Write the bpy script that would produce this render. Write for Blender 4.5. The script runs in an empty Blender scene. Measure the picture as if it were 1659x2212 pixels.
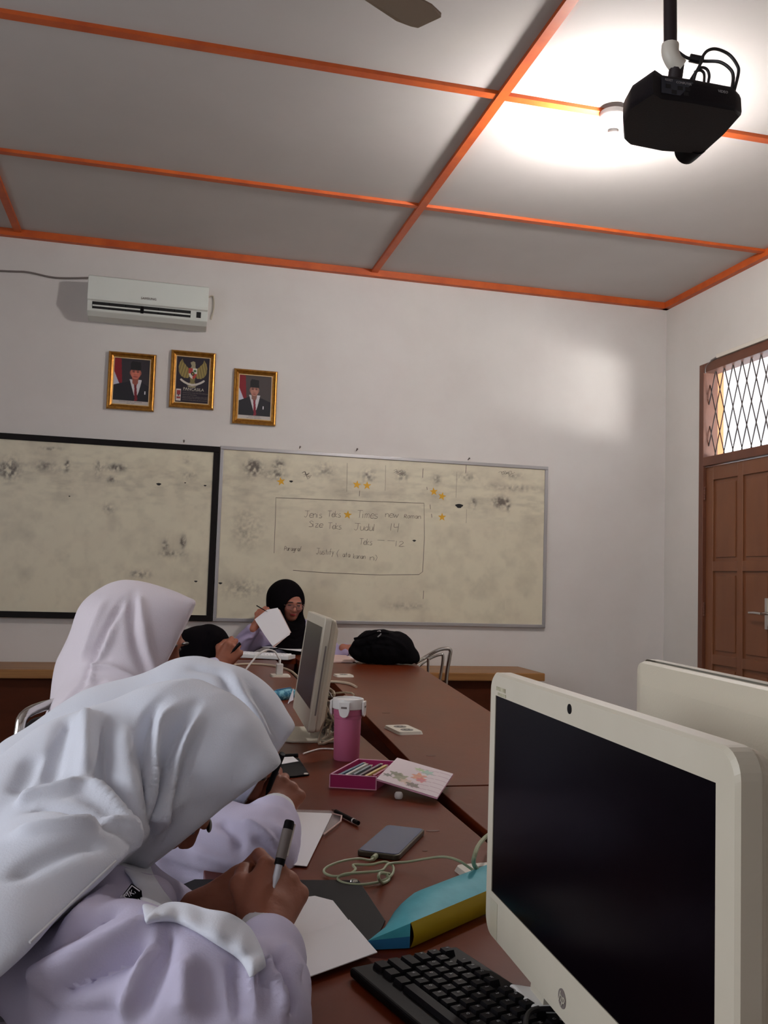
import bpy, bmesh, math, random
import numpy as np
from mathutils import Vector, Matrix
from mathutils.bvhtree import BVHTree
random.seed(7); rng = np.random.default_rng(7)
sc = bpy.context.scene
C = sc.collection
# ------------------------------------------------------------------ camera
F_PX = 1991.7; YAW, PITCH, ROLL = [math.radians(v) for v in (13.708, 4.173, 1.833)]
CAM = Vector((0, 0, 1.24))
fw = Vector((math.sin(YAW)*math.cos(PITCH), math.cos(YAW)*math.cos(PITCH), math.sin(PITCH)))
rt0 = Vector((math.cos(YAW), -math.sin(YAW), 0)); up0 = rt0.cross(fw)
rt = rt0*math.cos(ROLL) + up0*math.sin(ROLL); up = up0*math.cos(ROLL) - rt0*math.sin(ROLL)
cd = bpy.data.cameras.new('camera'); cam = bpy.data.objects.new('camera', cd); C.objects.link(cam)
cam.matrix_world = Matrix(((rt.x, up.x, -fw.x, CAM.x), (rt.y, up.y, -fw.y, CAM.y), (rt.z, up.z, -fw.z, CAM.z), (0, 0, 0, 1)))
cd.sensor_fit = 'HORIZONTAL'; cd.sensor_width = 36; cd.lens = 36*F_PX/1659; cd.clip_start = .05
sc.camera = cam
# ------------------------------------------------------------------ light
sc.view_settings.view_transform = 'Standard'; sc.view_settings.look = 'None'
sc.view_settings.gamma = 1; sc.view_settings.use_curve_mapping = False
sc.view_settings.exposure = 0.14
W = bpy.data.worlds.new('world'); sc.world = W; W.use_nodes = True
W.node_tree.nodes['Background'].inputs[0].default_value = (.88, .94, 1, 1)
W.node_tree.nodes['Background'].inputs[1].default_value = 2.6
BULB = 680.0       # emission of the bulb glass
def area(name, loc, rot, sx, sy, power, col=(1, 1, 1), portal=False, spread=180):
    l = bpy.data.lights.new(name, 'AREA'); l.shape = 'RECTANGLE'; l.size = sx; l.size_y = sy
    l.energy = power; l.color = col; l.spread = math.radians(spread)
    o = bpy.data.objects.new(name, l); o.location = loc; o.rotation_euler = [math.radians(a) for a in rot]; C.objects.link(o)
    if portal: l.cycles.is_portal = True
    return o
# fill lights added in unseen openings of the left wall and behind the camera
area('fill_light', (-2.96, .9, 1.95), (0, -90, 0), 1.25, 3.1, 44, (.92, .95, 1))
area('fill_light', (-1.0, -2.46, 2.2), (90, 0, 180), 1.5, .8, 34, (.92, .95, 1))
area('transom_daylight', (3.86, 5.47, 2.49), (0, 90, 0), .62, .8, 1, portal=True)
# sunlit yard outside, its light comes up through the transom onto the back wall
yl = area('sunlit_yard', (9.6, -2.0, .05), (0, 0, 0), 4.6, 2.2, 1700, (1, .98, .92))
yl.rotation_euler = (Vector((3.81, 5.47, 2.5))-Vector((9.6, -2.0, .05))).to_track_quat('-Z', 'Y').to_euler()
# ------------------------------------------------------------------ pixel rays of the photograph -> points of the room
def ray(x, y): return fw + rt*((x-829.5)/F_PX) - up*((y-1106)/F_PX)
def P(x, y, d): return CAM + ray(x, y)*d
def onY(x, y, Y): r = ray(x, y); return CAM + r*(Y/r.y)
def onX(x, y, X): r = ray(x, y); return CAM + r*(X/r.x)
def onZ(x, y, Z): r = ray(x, y); return CAM + r*((Z-CAM.z)/r.z)
# ------------------------------------------------------------------ materials
def lin(c): return tuple(((v/255)/12.92 if v/255 <= .04045 else ((v/255+.055)/1.055)**2.4) for v in c)
def mat(name, col, rough=.6, metal=0, spec=.5, noise=0, nscale=8, col2=None, bump=0, bscale=60, trans=0, emit=0, alpha=1, coat=0, sheen=0, stretch=None):
    m = bpy.data.materials.new(name); m.use_nodes = True; nt = m.node_tree; b = nt.nodes['Principled BSDF']
    c = lin(col) + (1,)
    b.inputs['Base Color'].default_value = c; b.inputs['Roughness'].default_value = rough
    b.inputs['Metallic'].default_value = metal; b.inputs['Specular IOR Level'].default_value = spec
    b.inputs['Transmission Weight'].default_value = trans; b.inputs['Alpha'].default_value = alpha
    b.inputs['Coat Weight'].default_value = coat; b.inputs['Sheen Weight'].default_value = sheen
    if emit: b.inputs['Emission Color'].default_value = c; b.inputs['Emission Strength'].default_value = emit
    tc = nt.nodes.new('ShaderNodeTexCoord'); src = tc.outputs['Object']
    if stretch:
        mp = nt.nodes.new('ShaderNodeMapping'); mp.inputs['Scale'].default_value = stretch
        nt.links.new(src, mp.inputs['Vector']); src = mp.outputs['Vector']
    if col2:
        n = nt.nodes.new('ShaderNodeTexNoise'); n.inputs['Scale'].default_value = nscale; n.inputs['Detail'].default_value = 6
        n.inputs['Roughness'].default_value = .6
        nt.links.new(src, n.inputs['Vector'])
        r = nt.nodes.new('ShaderNodeValToRGB'); r.color_ramp.elements[0].position = .5-noise; r.color_ramp.elements[1].position = .5+noise
        r.color_ramp.elements[0].color = c; r.color_ramp.elements[1].color = lin(col2)+(1,)
        nt.links.new(n.outputs['Fac'], r.inputs['Fac']); nt.links.new(r.outputs['Color'], b.inputs['Base Color'])
    if bump:
        n2 = nt.nodes.new('ShaderNodeTexNoise'); n2.inputs['Scale'].default_value = bscale; n2.inputs['Detail'].default_value = 4
        nt.links.new(src, n2.inputs['Vector'])
        bp = nt.nodes.new('ShaderNodeBump'); bp.inputs['Strength'].default_value = bump; bp.inputs['Distance'].default_value = .01
        nt.links.new(n2.outputs['Fac'], bp.inputs['Height']); nt.links.new(bp.outputs['Normal'], b.inputs['Normal'])
    return m
def vcmat(name, rough=.6, spec=.4):
    m = bpy.data.materials.new(name); m.use_nodes = True; nt = m.node_tree; b = nt.nodes['Principled BSDF']
    a = nt.nodes.new('ShaderNodeVertexColor'); a.layer_name = 'paint'
    nt.links.new(a.outputs['Color'], b.inputs['Base Color']); b.inputs['Roughness'].default_value = rough
    b.inputs['Specular IOR Level'].default_value = spec
    return m
M = dict(
 wall=mat('wall_paint', (216, 212, 209), .85, spec=.2, col2=(208, 202, 199), noise=.25, nscale=2.2, bump=.05, bscale=30),
 wallr=mat('wall_paint_side', (216, 212, 207), .85, spec=.2, col2=(208, 204, 198), noise=.25, nscale=2.2, bump=.05, bscale=30),
 ceil=mat('ceiling_board', (198, 193, 190), .9, spec=.15, col2=(188, 183, 180), noise=.3, nscale=1.3, bump=.04, bscale=3),
 orange=mat('orange_batten_paint', (206, 96, 34), .5, col2=(178, 74, 28), noise=.2, nscale=6),
 floor=mat('floor_tile', (150, 142, 134), .35, col2=(135, 128, 120), noise=.3, nscale=4),
 table=mat('red_brown_table_varnish', (108, 44, 18), .34, spec=.15, col2=(82, 31, 13), noise=.32, nscale=3.2, stretch=(1, .5, 1), bump=.03, bscale=40),
 tedge=mat('dark_red_table_side', (92, 42, 27), .45, col2=(74, 32, 21), noise=.3, nscale=8),
 bench=mat('pale_varnished_plank', (162, 116, 68), .4, spec=.3, col2=(132, 90, 50), noise=.22, nscale=4, stretch=(.5, 3, 12)),
 benchb=mat('dark_brown_cabinet_panel', (84, 40, 22), .65, spec=.12, col2=(66, 32, 18), noise=.3, nscale=5, stretch=(.6, 1, 3)),
 door=mat('brown_door_wood', (128, 80, 50), .42, col2=(108, 64, 40), noise=.3, nscale=5, stretch=(1, 1, .3)),
 dframe=mat('brown_door_frame', (112, 66, 45), .45, col2=(92, 52, 36), noise=.3, nscale=6),
 iron=mat('dark_iron_grille', (52, 40, 36), .5, metal=.3),
 boardf=mat('black_board_frame', (20, 15, 16), .5, spec=.15),
 alu=mat('aluminium_frame', (178, 176, 178), .35, metal=.7),
 chrome=mat('chrome_tube', (205, 203, 200), .15, metal=1),
 blackpad=mat('black_vinyl', (30, 26, 30), .5, bump=.1),
 acw=mat('ac_white_plastic', (216, 220, 214), .45),
 dark=mat('dark_gap', (14, 12, 14), .7),
 gold=mat('gilt_frame', (196, 142, 60), .3, metal=.75, col2=(140, 90, 34), noise=.25, nscale=40, bump=.15, bscale=150),
 goldpale=mat('gilt_inner_lip', (206, 176, 130), .5),
 paper=mat('white_paper', (242, 240, 243), .8, spec=.2, bump=.02, bscale=20),
 paperp=mat('pinkish_paper', (216, 186, 178), .8, spec=.2),
 ink=mat('faded_marker_ink', (122, 112, 102), .7),
 star=mat('gold_star_foil', (214, 162, 40), .4, metal=.2),
 plasw=mat('aged_white_plastic', (202, 194, 178), .42, col2=(190, 182, 164), noise=.3, nscale=5),
 plasb=mat('beige_computer_back', (200, 191, 172), .5, bump=.1, bscale=300),
 grime=mat('tape_residue', (150, 142, 118), .7, col2=(188, 182, 158), noise=.12, nscale=90),
 screen=mat('black_glossy_screen', (7, 3, 7), .22, spec=.04, bump=.0),
 screen2=mat('grey_screen', (36, 33, 36), .3, spec=.3),
 black=mat('black_plastic', (13, 11, 13), .5, spec=.12),
 key=mat('black_keycap', (18, 16, 19), .55, spec=.12),
 keyl=mat('key_legend', (150, 148, 150), .6),
 sock=mat('cream_socket_plate', (218, 212, 200), .4),
 hole=mat('socket_well', (120, 116, 112), .5),
 pink=mat('pink_tumbler', (186, 98, 132), .4),
 white=mat('white_plastic', (228, 226, 224), .4),
 magenta=mat('magenta_card', (168, 34, 98), .5),
 pinkw=mat('pale_pink_edge', (226, 170, 196), .6),
 phone=mat('phone_glass', (50, 64, 104), .25, spec=.5),  # blue of a reflection put into the base colour
 phonef=mat('phone_frame', (78, 74, 62), .35, metal=.6),
 mint=mat('mint_cable', (158, 166, 134), .5),
 ccream=mat('cream_cable', (190, 172, 150), .6),
 cwhite=mat('white_cable', (226, 224, 222), .5),
 cgrey=mat('grey_cable', (112, 102, 98), .6),
 cblack=mat('black_cable', (24, 22, 24), .5),
 teal=mat('teal_fabric', (74, 172, 186), .6, col2=(58, 156, 172), noise=.2, nscale=30),
 tealp=mat('blue_patterned_fabric', (40, 110, 140), .7, col2=(120, 180, 196), noise=.05, nscale=55),
 yellow=mat('yellow_fabric', (176, 152, 16), .6),
 tblue=mat('deep_blue_lining', (30, 104, 150), .6),
 folder=mat('black_folder', (14, 12, 16), .6, spec=.15),
 hijabw=mat('white_headscarf_cloth', (214, 217, 228), .95, spec=.1, sheen=.2, bump=.12, bscale=420),
 hijabp=mat('pinkish_white_headscarf_cloth', (216, 207, 215), .95, spec=.1, sheen=.2, bump=.12, bscale=420),
 hijabk=mat('black_headscarf_cloth', (13, 10, 13), .95, spec=.05),
 shirt=mat('lilac_white_shirt', (196, 190, 214), .9, spec=.1, bump=.1, bscale=400),
 shirtl=mat('lilac_shirt', (172, 160, 192), .9, spec=.1),
 cuff=mat('white_cuff_cloth', (212, 212, 216), .9, spec=.1),
 skirt=mat('grey_skirt', (90, 90, 104), .9),
 skin=mat('brown_skin', (150, 92, 70), .55, spec=.35, col2=(138, 82, 62), noise=.3, nscale=20, bump=.05, bscale=200),
 skinf=mat('face_skin', (172, 112, 92), .5, spec=.35, col2=(160, 100, 82), noise=.3, nscale=14),
 lips=mat('red_lips', (160, 48, 48), .5),
 eye=mat('dark_eye', (26, 18, 18), .3),
 specs=mat('copper_spectacle_frame', (150, 110, 100), .3, metal=.6),
 backpack=mat('black_backpack_cloth', (11, 9, 12), .9, spec=.08, bump=.3, bscale=50),
 projb=mat('black_projector_plastic', (16, 11, 17), .45, spec=.2, bump=.05, bscale=200),
 pole=mat('dark_pole', (34, 22, 26), .5),
 fan=mat('brown_fan_blade', (134, 116, 98), .5),
 bulbg=mat('lit_bulb', (255, 249, 245), .4, emit=BULB),
 pillar=mat('orange_outdoor_pillar', (214, 140, 94), .8),
 eave=mat('white_outdoor_eave', (208, 208, 210), .8),
 outw=mat('white_outdoor_wall', (250, 250, 252), .9),
)
gm = bpy.data.materials.new('clear_glass'); gm.use_nodes = True; gn = gm.node_tree; gn.nodes.clear()
g1, g2, g3, g4 = [gn.nodes.new(x) for x in ('ShaderNodeBsdfTransparent', 'ShaderNodeBsdfGlossy', 'ShaderNodeMixShader', 'ShaderNodeOutputMaterial')]
g2.inputs['Roughness'].default_value = .02; g3.inputs[0].default_value = .06
gn.links.new(g1.outputs[0], g3.inputs[1]); gn.links.new(g2.outputs[0], g3.inputs[2]); gn.links.new(g3.outputs[0], g4.inputs[0]); M['glass'] = gm
VC = vcmat('printed_picture'); VCB = vcmat('stained_whiteboard', .35, .5)
# ------------------------------------------------------------------ object helpers
def tag(o, label=None, cat=None, group=None, kind=None):
    if label: o['label'] = label
    if cat: o['category'] = cat
    if group: o['group'] = group
    if kind: o['kind'] = kind
    return o
def empty(name, loc, label=None, cat=None, group=None):
    o = bpy.data.objects.new(name, None); o.location = loc; C.objects.link(o); o.empty_display_size = .05
    return tag(o, label, cat, group)
def link(name, me, m=None, parent=None, smooth=False):
    if m is not None: me.materials.append(m)
    if smooth: me.polygons.foreach_set('use_smooth', [True]*len(me.polygons))
    o = bpy.data.objects.new(name, me); C.objects.link(o)
    if parent is not None:
        o.parent = parent
        pw = Matrix.Translation(parent.location)@parent.rotation_euler.to_matrix().to_4x4()
        pp = parent.parent
        while pp is not None:
            pw = Matrix.Translation(pp.location)@pp.rotation_euler.to_matrix().to_4x4()@pw; pp = pp.parent
        # geometry is given in room coordinates: bring it into the parent's frame
        me.transform(pw.inverted())
    return o
class MB:
    """collects shapes in room coordinates, then becomes ONE mesh"""
    def __init__(s): s.bm = bmesh.new()
    def quad(s, *p):
        s.bm.faces.new([s.bm.verts.new(q) for q in p]); return s
    def box(s, lo, hi, M_=None, bev=0):
        r = bmesh.ops.create_cube(s.bm, size=1); vs = r['verts']
        lo = Vector(lo); hi = Vector(hi); c = (lo+hi)/2; d = hi-lo
        for v in vs: v.co = Vector((v.co.x*d.x, v.co.y*d.y, v.co.z*d.z))+c
        if bev:
            es = list({e for v in vs for e in v.link_edges})
            rr = bmesh.ops.bevel(s.bm, geom=es, offset=bev, segments=2, affect='EDGES', profile=.5)
            vs = list({v for f in rr['faces'] for v in f.verts} | {v for v in vs if v.is_valid})
        if M_ is not None:
            for v in vs: v.co = M_@v.co
        return s
    def prism(s, pts, vec, cap=True):
        """polygon pts (3D) extruded by vec"""
        vec = Vector(vec); a = [s.bm.verts.new(Vector(p)) for p in pts]; b = [s.bm.verts.new(Vector(p)+vec) for p in pts]
        n = len(pts)
        if cap: s.bm.faces.new(a); s.bm.faces.new(b[::-1])
        for i in range(n): s.bm.faces.new((a[i], b[i], b[(i+1) % n], a[(i+1) % n]))
        return s
    def tube(s, pts, r, seg=8, close=False, caps=True):
        pts = [Vector(p) for p in pts]; n = len(pts); rs = r if isinstance(r, (list, tuple)) else [r]*n
        rings = []; prev = None
        for i, p in enumerate(pts):
            if close: t = pts[(i+1) % n]-pts[i-1]
            else: t = pts[min(i+1, n-1)]-pts[max(i-1, 0)]
            if t.length < 1e-9: t = Vector((0, 0, 1))
            t.normalize()
            if prev is None:
                u = t.orthogonal().normalized()
            else:
                u = (prev - t*prev.dot(t))
                u = u.normalized() if u.length > 1e-6 else t.orthogonal().normalized()
            prev = u; w = t.cross(u)
            rings.append([s.bm.verts.new(p+(u*math.cos(2*math.pi*k/seg)+w*math.sin(2*math.pi*k/seg))*rs[i]) for k in range(seg)])
        for i in range(n if close else n-1):
            A, B = rings[i], rings[(i+1) % n]
            for k in range(seg): s.bm.faces.new((A[k], A[(k+1) % seg], B[(k+1) % seg], B[k]))
        if not close and caps: s.bm.faces.new(rings[0][::-1]); s.bm.faces.new(rings[-1])
        return s
    def lathe(s, c, prof, seg=32, axis=None):
        """prof = [(r, h)...] round the vertical axis through c (or a given axis)"""
        c = Vector(c); ax = Vector(axis or (0, 0, 1)).normalized(); u = ax.orthogonal().normalized(); w = ax.cross(u); rings = []
        for r, h in prof:
            rings.append([s.bm.verts.new(c+ax*h+(u*math.cos(2*math.pi*k/seg)+w*math.sin(2*math.pi*k/seg))*max(r, 1e-4)) for k in range(seg)])
        for A, B in zip(rings, rings[1:]):
            for k in range(seg): s.bm.faces.new((A[k], A[(k+1) % seg], B[(k+1) % seg], B[k]))
        s.bm.faces.new(rings[0][::-1]); s.bm.faces.new(rings[-1])
        return s
    def ball(s, c, r, seg=16):
        rr = bmesh.ops.create_uvsphere(s.bm, u_segments=seg, v_segments=seg//2+2, radius=1)
        r = Vector(r) if not isinstance(r, (int, float)) else Vector((r, r, r))
        for v in rr['verts']: v.co = Vector((v.co.x*r.x, v.co.y*r.y, v.co.z*r.z))+Vector(c)
        return s
    def build(s, name, m, parent=None, smooth=False, bevel=0):
        bmesh.ops.recalc_face_normals(s.bm, faces=s.bm.faces)
        me = bpy.data.meshes.new(name); s.bm.to_mesh(me); s.bm.free()
        o = link(name, me, m, parent, smooth)
        if bevel:
            b = o.modifiers.new('bevel', 'BEVEL'); b.width = bevel; b.segments = 3; b.limit_method = 'ANGLE'
        if smooth: 
            try:
                me.set_sharp_from_angle(angle=math.radians(40))
            except Exception: pass
        return o
def smooth_path(pts, n=8):
    pts = [Vector(p) for p in pts]; out = []
    for i in range(len(pts)-1):
        p0 = pts[max(i-1, 0)]; p1 = pts[i]; p2 = pts[i+1]; p3 = pts[min(i+2, len(pts)-1)]
        for k in range(n):
            t = k/n
            out.append(.5*((2*p1)+(p2-p0)*t+(2*p0-5*p1+4*p2-p3)*t*t+(3*p1-p0-3*p2+p3)*t**3))
    out.append(pts[-1]); return out
def rounded(w, h, r, n=6):
    """rounded rectangle outline, centred, in 2D"""
    out = []
    for cx, cy, a0 in ((w/2-r, h/2-r, 0), (-w/2+r, h/2-r, 90), (-w/2+r, -h/2+r, 180), (w/2-r, -h/2+r, 270)):
        for k in range(n+1):
            a = math.radians(a0+90*k/n); out.append((cx+r*math.cos(a), cy+r*math.sin(a)))
    return out
def text_mesh(s, size, origin, xdir, updir, m, name, parent, depth=.0004, align='CENTER', shear=0):
    cu = bpy.data.curves.new('t', 'FONT'); cu.body = s; cu.size = size; cu.extrude = depth; cu.align_x = align; cu.align_y = 'CENTER'; cu.shear = shear
    cu.resolution_u = 2
    o = bpy.data.objects.new('t', cu); C.objects.link(o)
    dg = bpy.context.evaluated_depsgraph_get(); me = bpy.data.meshes.new_from_object(o.evaluated_get(dg))
    bpy.data.objects.remove(o); 
    x = Vector(xdir).normalized(); u = Vector(updir).normalized(); n = x.cross(u); g = Vector(origin)
    me.transform(Matrix(((x.x, u.x, n.x, g.x), (x.y, u.y, n.y, g.y), (x.z, u.z, n.z, g.z), (0, 0, 0, 1))))
    me.materials.clear()
    return link(name, me, m, parent)
def paint_grid(name, origin, xv, yv, nx, ny, fn, m, parent=None, bend=None):
    """a flat printed or stained sheet: fn(u, v) -> rgb 0..255 arrays; u right, v up"""
    u, v = np.meshgrid(np.linspace(0, 1, nx+1), np.linspace(0, 1, ny+1), indexing='xy')
    O = np.array(origin); X = np.array(xv); Y = np.array(yv)
    V = O+u[..., None]*X+v[..., None]*Y
    if bend is not None: V = V+bend(u, v)
    V = V.reshape(-1, 3)
    idx = np.arange((nx+1)*(ny+1)).reshape(ny+1, nx+1)
    Fq = np.stack([idx[:-1, :-1], idx[:-1, 1:], idx[1:, 1:], idx[1:, :-1]], -1).reshape(-1, 4)
    me = bpy.data.meshes.new(name); me.vertices.add(len(V)); me.vertices.foreach_set('co', V.astype(np.float32).ravel())
    me.loops.add(Fq.size); me.loops.foreach_set('vertex_index', Fq.ravel().astype(np.int32))
    me.polygons.add(len(Fq)); me.polygons.foreach_set('loop_start', np.arange(0, Fq.size, 4, dtype=np.int32))
    me.polygons.foreach_set('loop_total', np.full(len(Fq), 4, np.int32)); me.update(calc_edges=True)
    rgb = fn(u, v).reshape(-1, 3)/255.; rgb = np.where(rgb <= .04045, rgb/12.92, ((rgb+.055)/1.055)**2.4)
    a = me.color_attributes.new('paint', 'FLOAT_COLOR', 'POINT')
    a.data.foreach_set('color', np.concatenate([rgb, np.ones((len(rgb), 1))], 1).astype(np.float32).ravel())
    return link(name, me, m, parent)
def vnoise(u, v, s, seed=0):
    """smooth value noise on arrays"""
    r = np.random.default_rng(seed).random((64, 64)); x = (u*s) % 63; y = (v*s) % 63
    xi = x.astype(int); yi = y.astype(int); fx = x-xi; fy = y-yi; fx = fx*fx*(3-2*fx); fy = fy*fy*(3-2*fy)
    return (r[xi, yi]*(1-fx)+r[xi+1, yi]*fx)*(1-fy)+(r[xi, yi+1]*(1-fx)+r[xi+1, yi+1]*fx)*fy
def fbm(u, v, s, seed=0, n=4): return sum(vnoise(u, v, s*2**i, seed+i)/2**i for i in range(n))/sum(1/2**i for i in range(n))
# ================================================================== the room
D = 6.42; XR = 3.81; XL = -3.0; YF = -2.5; H = 3.475; TH = .12
def struct(o): o['kind'] = 'structure'; return o
struct(MB().box((XL-.1, YF-.1, -.1), (XR+TH, D+.1, 0)).build('floor', M['floor']))
struct(MB().box((XL-.1, YF-.1, H), (XR+TH, D+.1, H+.05)).build('ceiling', M['ceil']))
struct(MB().box((XL-.1, D, 0), (XR+TH, D+.12, H)).build('wall_back', M['wall']))
# left wall and wall behind the camera with openings added for the fill, right wall with the door opening
def wall_holes(name, axis, a0, a1, pos, th, holes, m):
    """wall along axis ('x' or 'y') at pos; holes = (a, b, z0, z1)"""
    mb = MB(); cuts = sorted(holes); cur = a0
    def bx(p, q, z0, z1):
        if q-p < 1e-4 or z1-z0 < 1e-4: return
        if axis == 'y': mb.box((min(pos, pos+th), p, z0), (max(pos, pos+th), q, z1))
        else: mb.box((p, min(pos, pos+th), z0), (q, max(pos, pos+th), z1))
    for (p, q, z0, z1) in cuts:
        bx(cur, p, 0, H); bx(p, q, 0, z0); bx(p, q, z1, H); cur = q
    bx(cur, a1, 0, H)
    return struct(mb.build(name, m))
wall_holes('wall_left', 'y', YF, D, XL, -.1, [(-.7, 2.5, 1.3, 2.6)], M['wall'])
wall_holes('wall_front', 'x', XL, XR, YF, -.1, [(-1.8, -.2, 1.75, 2.65)], M['wall'])
DY0, DY1, DT = 5.02, 5.93, 2.875     # door frame outer
wall_holes('wall_right', 'y', YF, D, XR, TH, [(DY0, DY1, 0, DT)], M['wallr'])
def window(name, axis, p, q, z0, z1, pos):
    mb = MB(); t = .05
    def b(a0, a1, c0, c1):
        if axis == 'y': mb.box((pos-.03, a0, c0), (pos+.03, a1, c1))
        else: mb.box((a0, pos-.03, c0), (a1, pos+.03, c1))
    b(p, q, z0, z0+t); b(p, q, z1-t, z1); b(p, p+t, z0, z1); b(q-t, q, z0, z1)
    n = 3
    for i in range(1, n): x = p+(q-p)*i/n; b(x-.02, x+.02, z0, z1)
    return struct(mb.build(name, M['dframe']))
window('fill_window_1', 'y', -.7, 2.5, 1.3, 2.6, XL-.05); window('fill_window_2', 'x', -1.8, -.2, 1.75, 2.65, YF-.05)  # unseen frames added around the fill light openings
# orange battens on the ceiling
def batten(n, a, b, w, dep=.018):
    a = Vector(a); b = Vector(b); d = (b-a).normalized(); s = Vector((-d.y, d.x, 0))*w/2
    o = MB().prism([a-s, b-s, b+s, a+s], (0, 0, -dep)).build('trim_%d' % n, M['orange']); return struct(o)
g = lambda x, y: onZ(x, y, H-.018)
n = 1
XM = 1.428; XM2 = -1.0
for y, w in ((3.845, .046), (5.165, .042), (2.5, .046), (1.2, .046), (-.1, .046), (-1.4, .046)):
    batten(n, (XL, y, H), (XR, y, H), w); n += 1
for x in (XM, XM2):
    batten(n, (x, YF, H-.002), (x, D, H-.002), .046, .02); n += 1
mbs = [((XL, D-.022, H), (XR, D-.022, H)), ((XR-.022, D, H), (XR-.022, YF, H)), ((XL+.022, D, H), (XL+.022, YF, H)), ((XL, YF+.022, H), (XR, YF+.022, H))]
for a, b in mbs: batten(n, a, b, .044, .048); n += 1
# ------------------------------------------------------------------ the door: frame, transom grille, leaf
dr = empty('door_1', (XR, DY1, 0)); dr['kind'] = 'structure'
mb = MB(); x0, x1 = XR-.02, XR+.10; ft = .055; TZ0 = 2.125; TZ1 = 2.19
mb.box((x0, DY1-ft, 0), (x1, DY1, DT)); mb.box((x0, DY0, 0), (x1, DY0+ft, DT)); mb.box((x0, DY0+ft, DT-ft-.01), (x1, DY1-ft, DT)); mb.box((x0, DY0+ft, TZ0), (x1, DY1-ft, TZ1))
mb.build('door_frame', M['dframe'], dr, bevel=.004)
# leaf with recessed panels
ly0, ly1 = DY0+ft+.003, DY1-ft-.003; lz1 = TZ0-.006
leaf = MB(); lx = XR+.005; lt = .035
stiles = [(ly0, ly0+.085), (ly1-.085, ly1)]
mid = (ly0+ly1)/2
rows = [(.12, .72), (.79, 1.37), (1.44, 2.02)]
leaf.box((lx, ly0, .005), (lx+lt, ly0+.085, lz1)); leaf.box((lx, ly1-.085, .005), (lx+lt, ly1, lz1)); leaf.box((lx, mid-.03, .005), (lx+lt, mid+.03, lz1))
zz = [.005]+[v for r_ in rows for v in r_]+[lz1]
for k in range(0, len(zz), 2):
    for a, b in ((ly0+.085, mid-.03), (mid+.03, ly1-.085)): leaf.box((lx, a, zz[k]), (lx+lt, b, zz[k+1]))
leafo = leaf.build('door_leaf', M['door'], dr, bevel=.004)
for a, b in ((ly0+.085, mid-.03), (mid+.03, ly1-.085)):
    for z0, z1 in rows:
        p_ = MB().box((lx+.014, a, z0), (lx+lt-.008, b, z1)).box((lx+.006, a+.028, z0+.028), (lx+.016, b-.028, z1-.028), bev=.004)
        p_.build('door_panel', M['door'], leafo)
hz = onX(1640, 1325, XR)
hd = MB().box((lx-.006, hz.y-.10, hz.z-.1), (lx, hz.y-.055, hz.z+.1), bev=.002).tube([(lx, hz.y-.078, hz.z), (lx-.05, hz.y-.078, hz.z)], .009, 10).tube(smooth_path([(lx-.05, hz.y-.082, hz.z), (lx-.052, hz.y-.02, hz.z+.004), (lx-.045, hz.y+.05, hz.z+.002)], 5), .009, 10)
hd.build('door_handle', M['chrome'], leafo, smooth=True)
for z in (1.93, 1.1, .25):
    h = MB()
    for k in range(5): h.lathe((XR-.006, ly1+.002, z-.05+k*.02), [(.007, 0), (.008, .002), (.008, .016), (.007, .018)], 10)
    h.build('hinge', M['dframe'], dr, smooth=True)
# transom glass and diamond grille
gy0, gy1, gz0, gz1 = DY0+ft, DY1-ft, TZ1, DT-ft-.01
MB().box((XR+.06, gy0, gz0), (XR+.063, gy1, gz1)).build('transom_glass', M['glass'], dr)
gr = MB(); dyp = .1; slope = 3.1*.8
W_, H_ = gy1-gy0, gz1-gz0; step = .103; sl = (gz1-gz0)/(.103*2.05)
for s in (1, -1):
    k = -12
    while k < 24:
        # line y = y0 + t, z = gz0 + s*sl*t
        y_a = gy0+k*step; pts = []
        if s == 1: f = lambda t: (y_a+t, gz0+sl*t)
        else: f = lambda t: (y_a+t, gz1-sl*t)
        t0, t1 = 0, H_/sl
        t0 = max(t0, gy0-y_a); t1 = min(t1, gy1-y_a)
        if t1-t0 > .004:
            a = f(t0); b = f(t1); gr.tube([(XR+.03+.004*s, a[0], a[1]), (XR+.03+.004*s, b[0], b[1])], .0042, 6)
        k += 1
gr.build('transom_grille', M['iron'], dr)
# conduit and its loose clip over the frame
cv = empty('cable_trunking', (XR-.02, 5.5, DT+.02), 'cream cable trunking with a torn end along the top of the brown door frame', 'cable cover')
MB().box((XR-.035, DY0-.3, DT+.002), (XR-.001, 5.70, DT+.03), bev=.003).build('trunking_cover', M['sock'], cv)
MB().tube([(XR-.018, 5.70, DT+.015), (XR-.02, 5.78, DT+.002)], .008, 8).tube(smooth_path([(XR-.02, 5.78, DT+.002), (XR-.05, 5.80, DT-.04), (XR-.035, 5.83, DT-.08)], 5), .0035, 6).build('cable_end', M['cgrey'], cv)
# ------------------------------------------------------------------ outside the transom
tag(MB().box((XR+.30, onX(1563, 900, XR+.46).y, 0), (XR+.46, onX(1563, 900, XR+.46).y+.4, 3.4)).build('veranda_pillar', M['pillar']), 'orange painted veranda pillar outside, at the left edge of the transom', 'pillar')
e = empty('veranda_roof', (XR+1.6, 6.5, 3.3), 'pale veranda roof with beams seen outside through the transom grille', 'roof')
MB().prism([(XR+.2, 4, 3.45), (XR+2.6, 4, 3.05), (XR+2.6, 12, 3.05), (XR+.2, 12, 3.45)], (0, 0, .04)).build('roof_sheet', M['eave'], e)
MB().box((XR+2.5, 4, 2.93), (XR+2.62, 12, 3.07)).build('edge_beam', M['eave'], e)
MB().tube([onY(1545, 785, 9), onY(1700, 905, 9)], .09, 4).build('gutter', M['eave'], e)
struct(MB().box((XR+TH, -1, -.12), (XR+14, 20, -.02)).build('ground', M['outw']))
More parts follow.
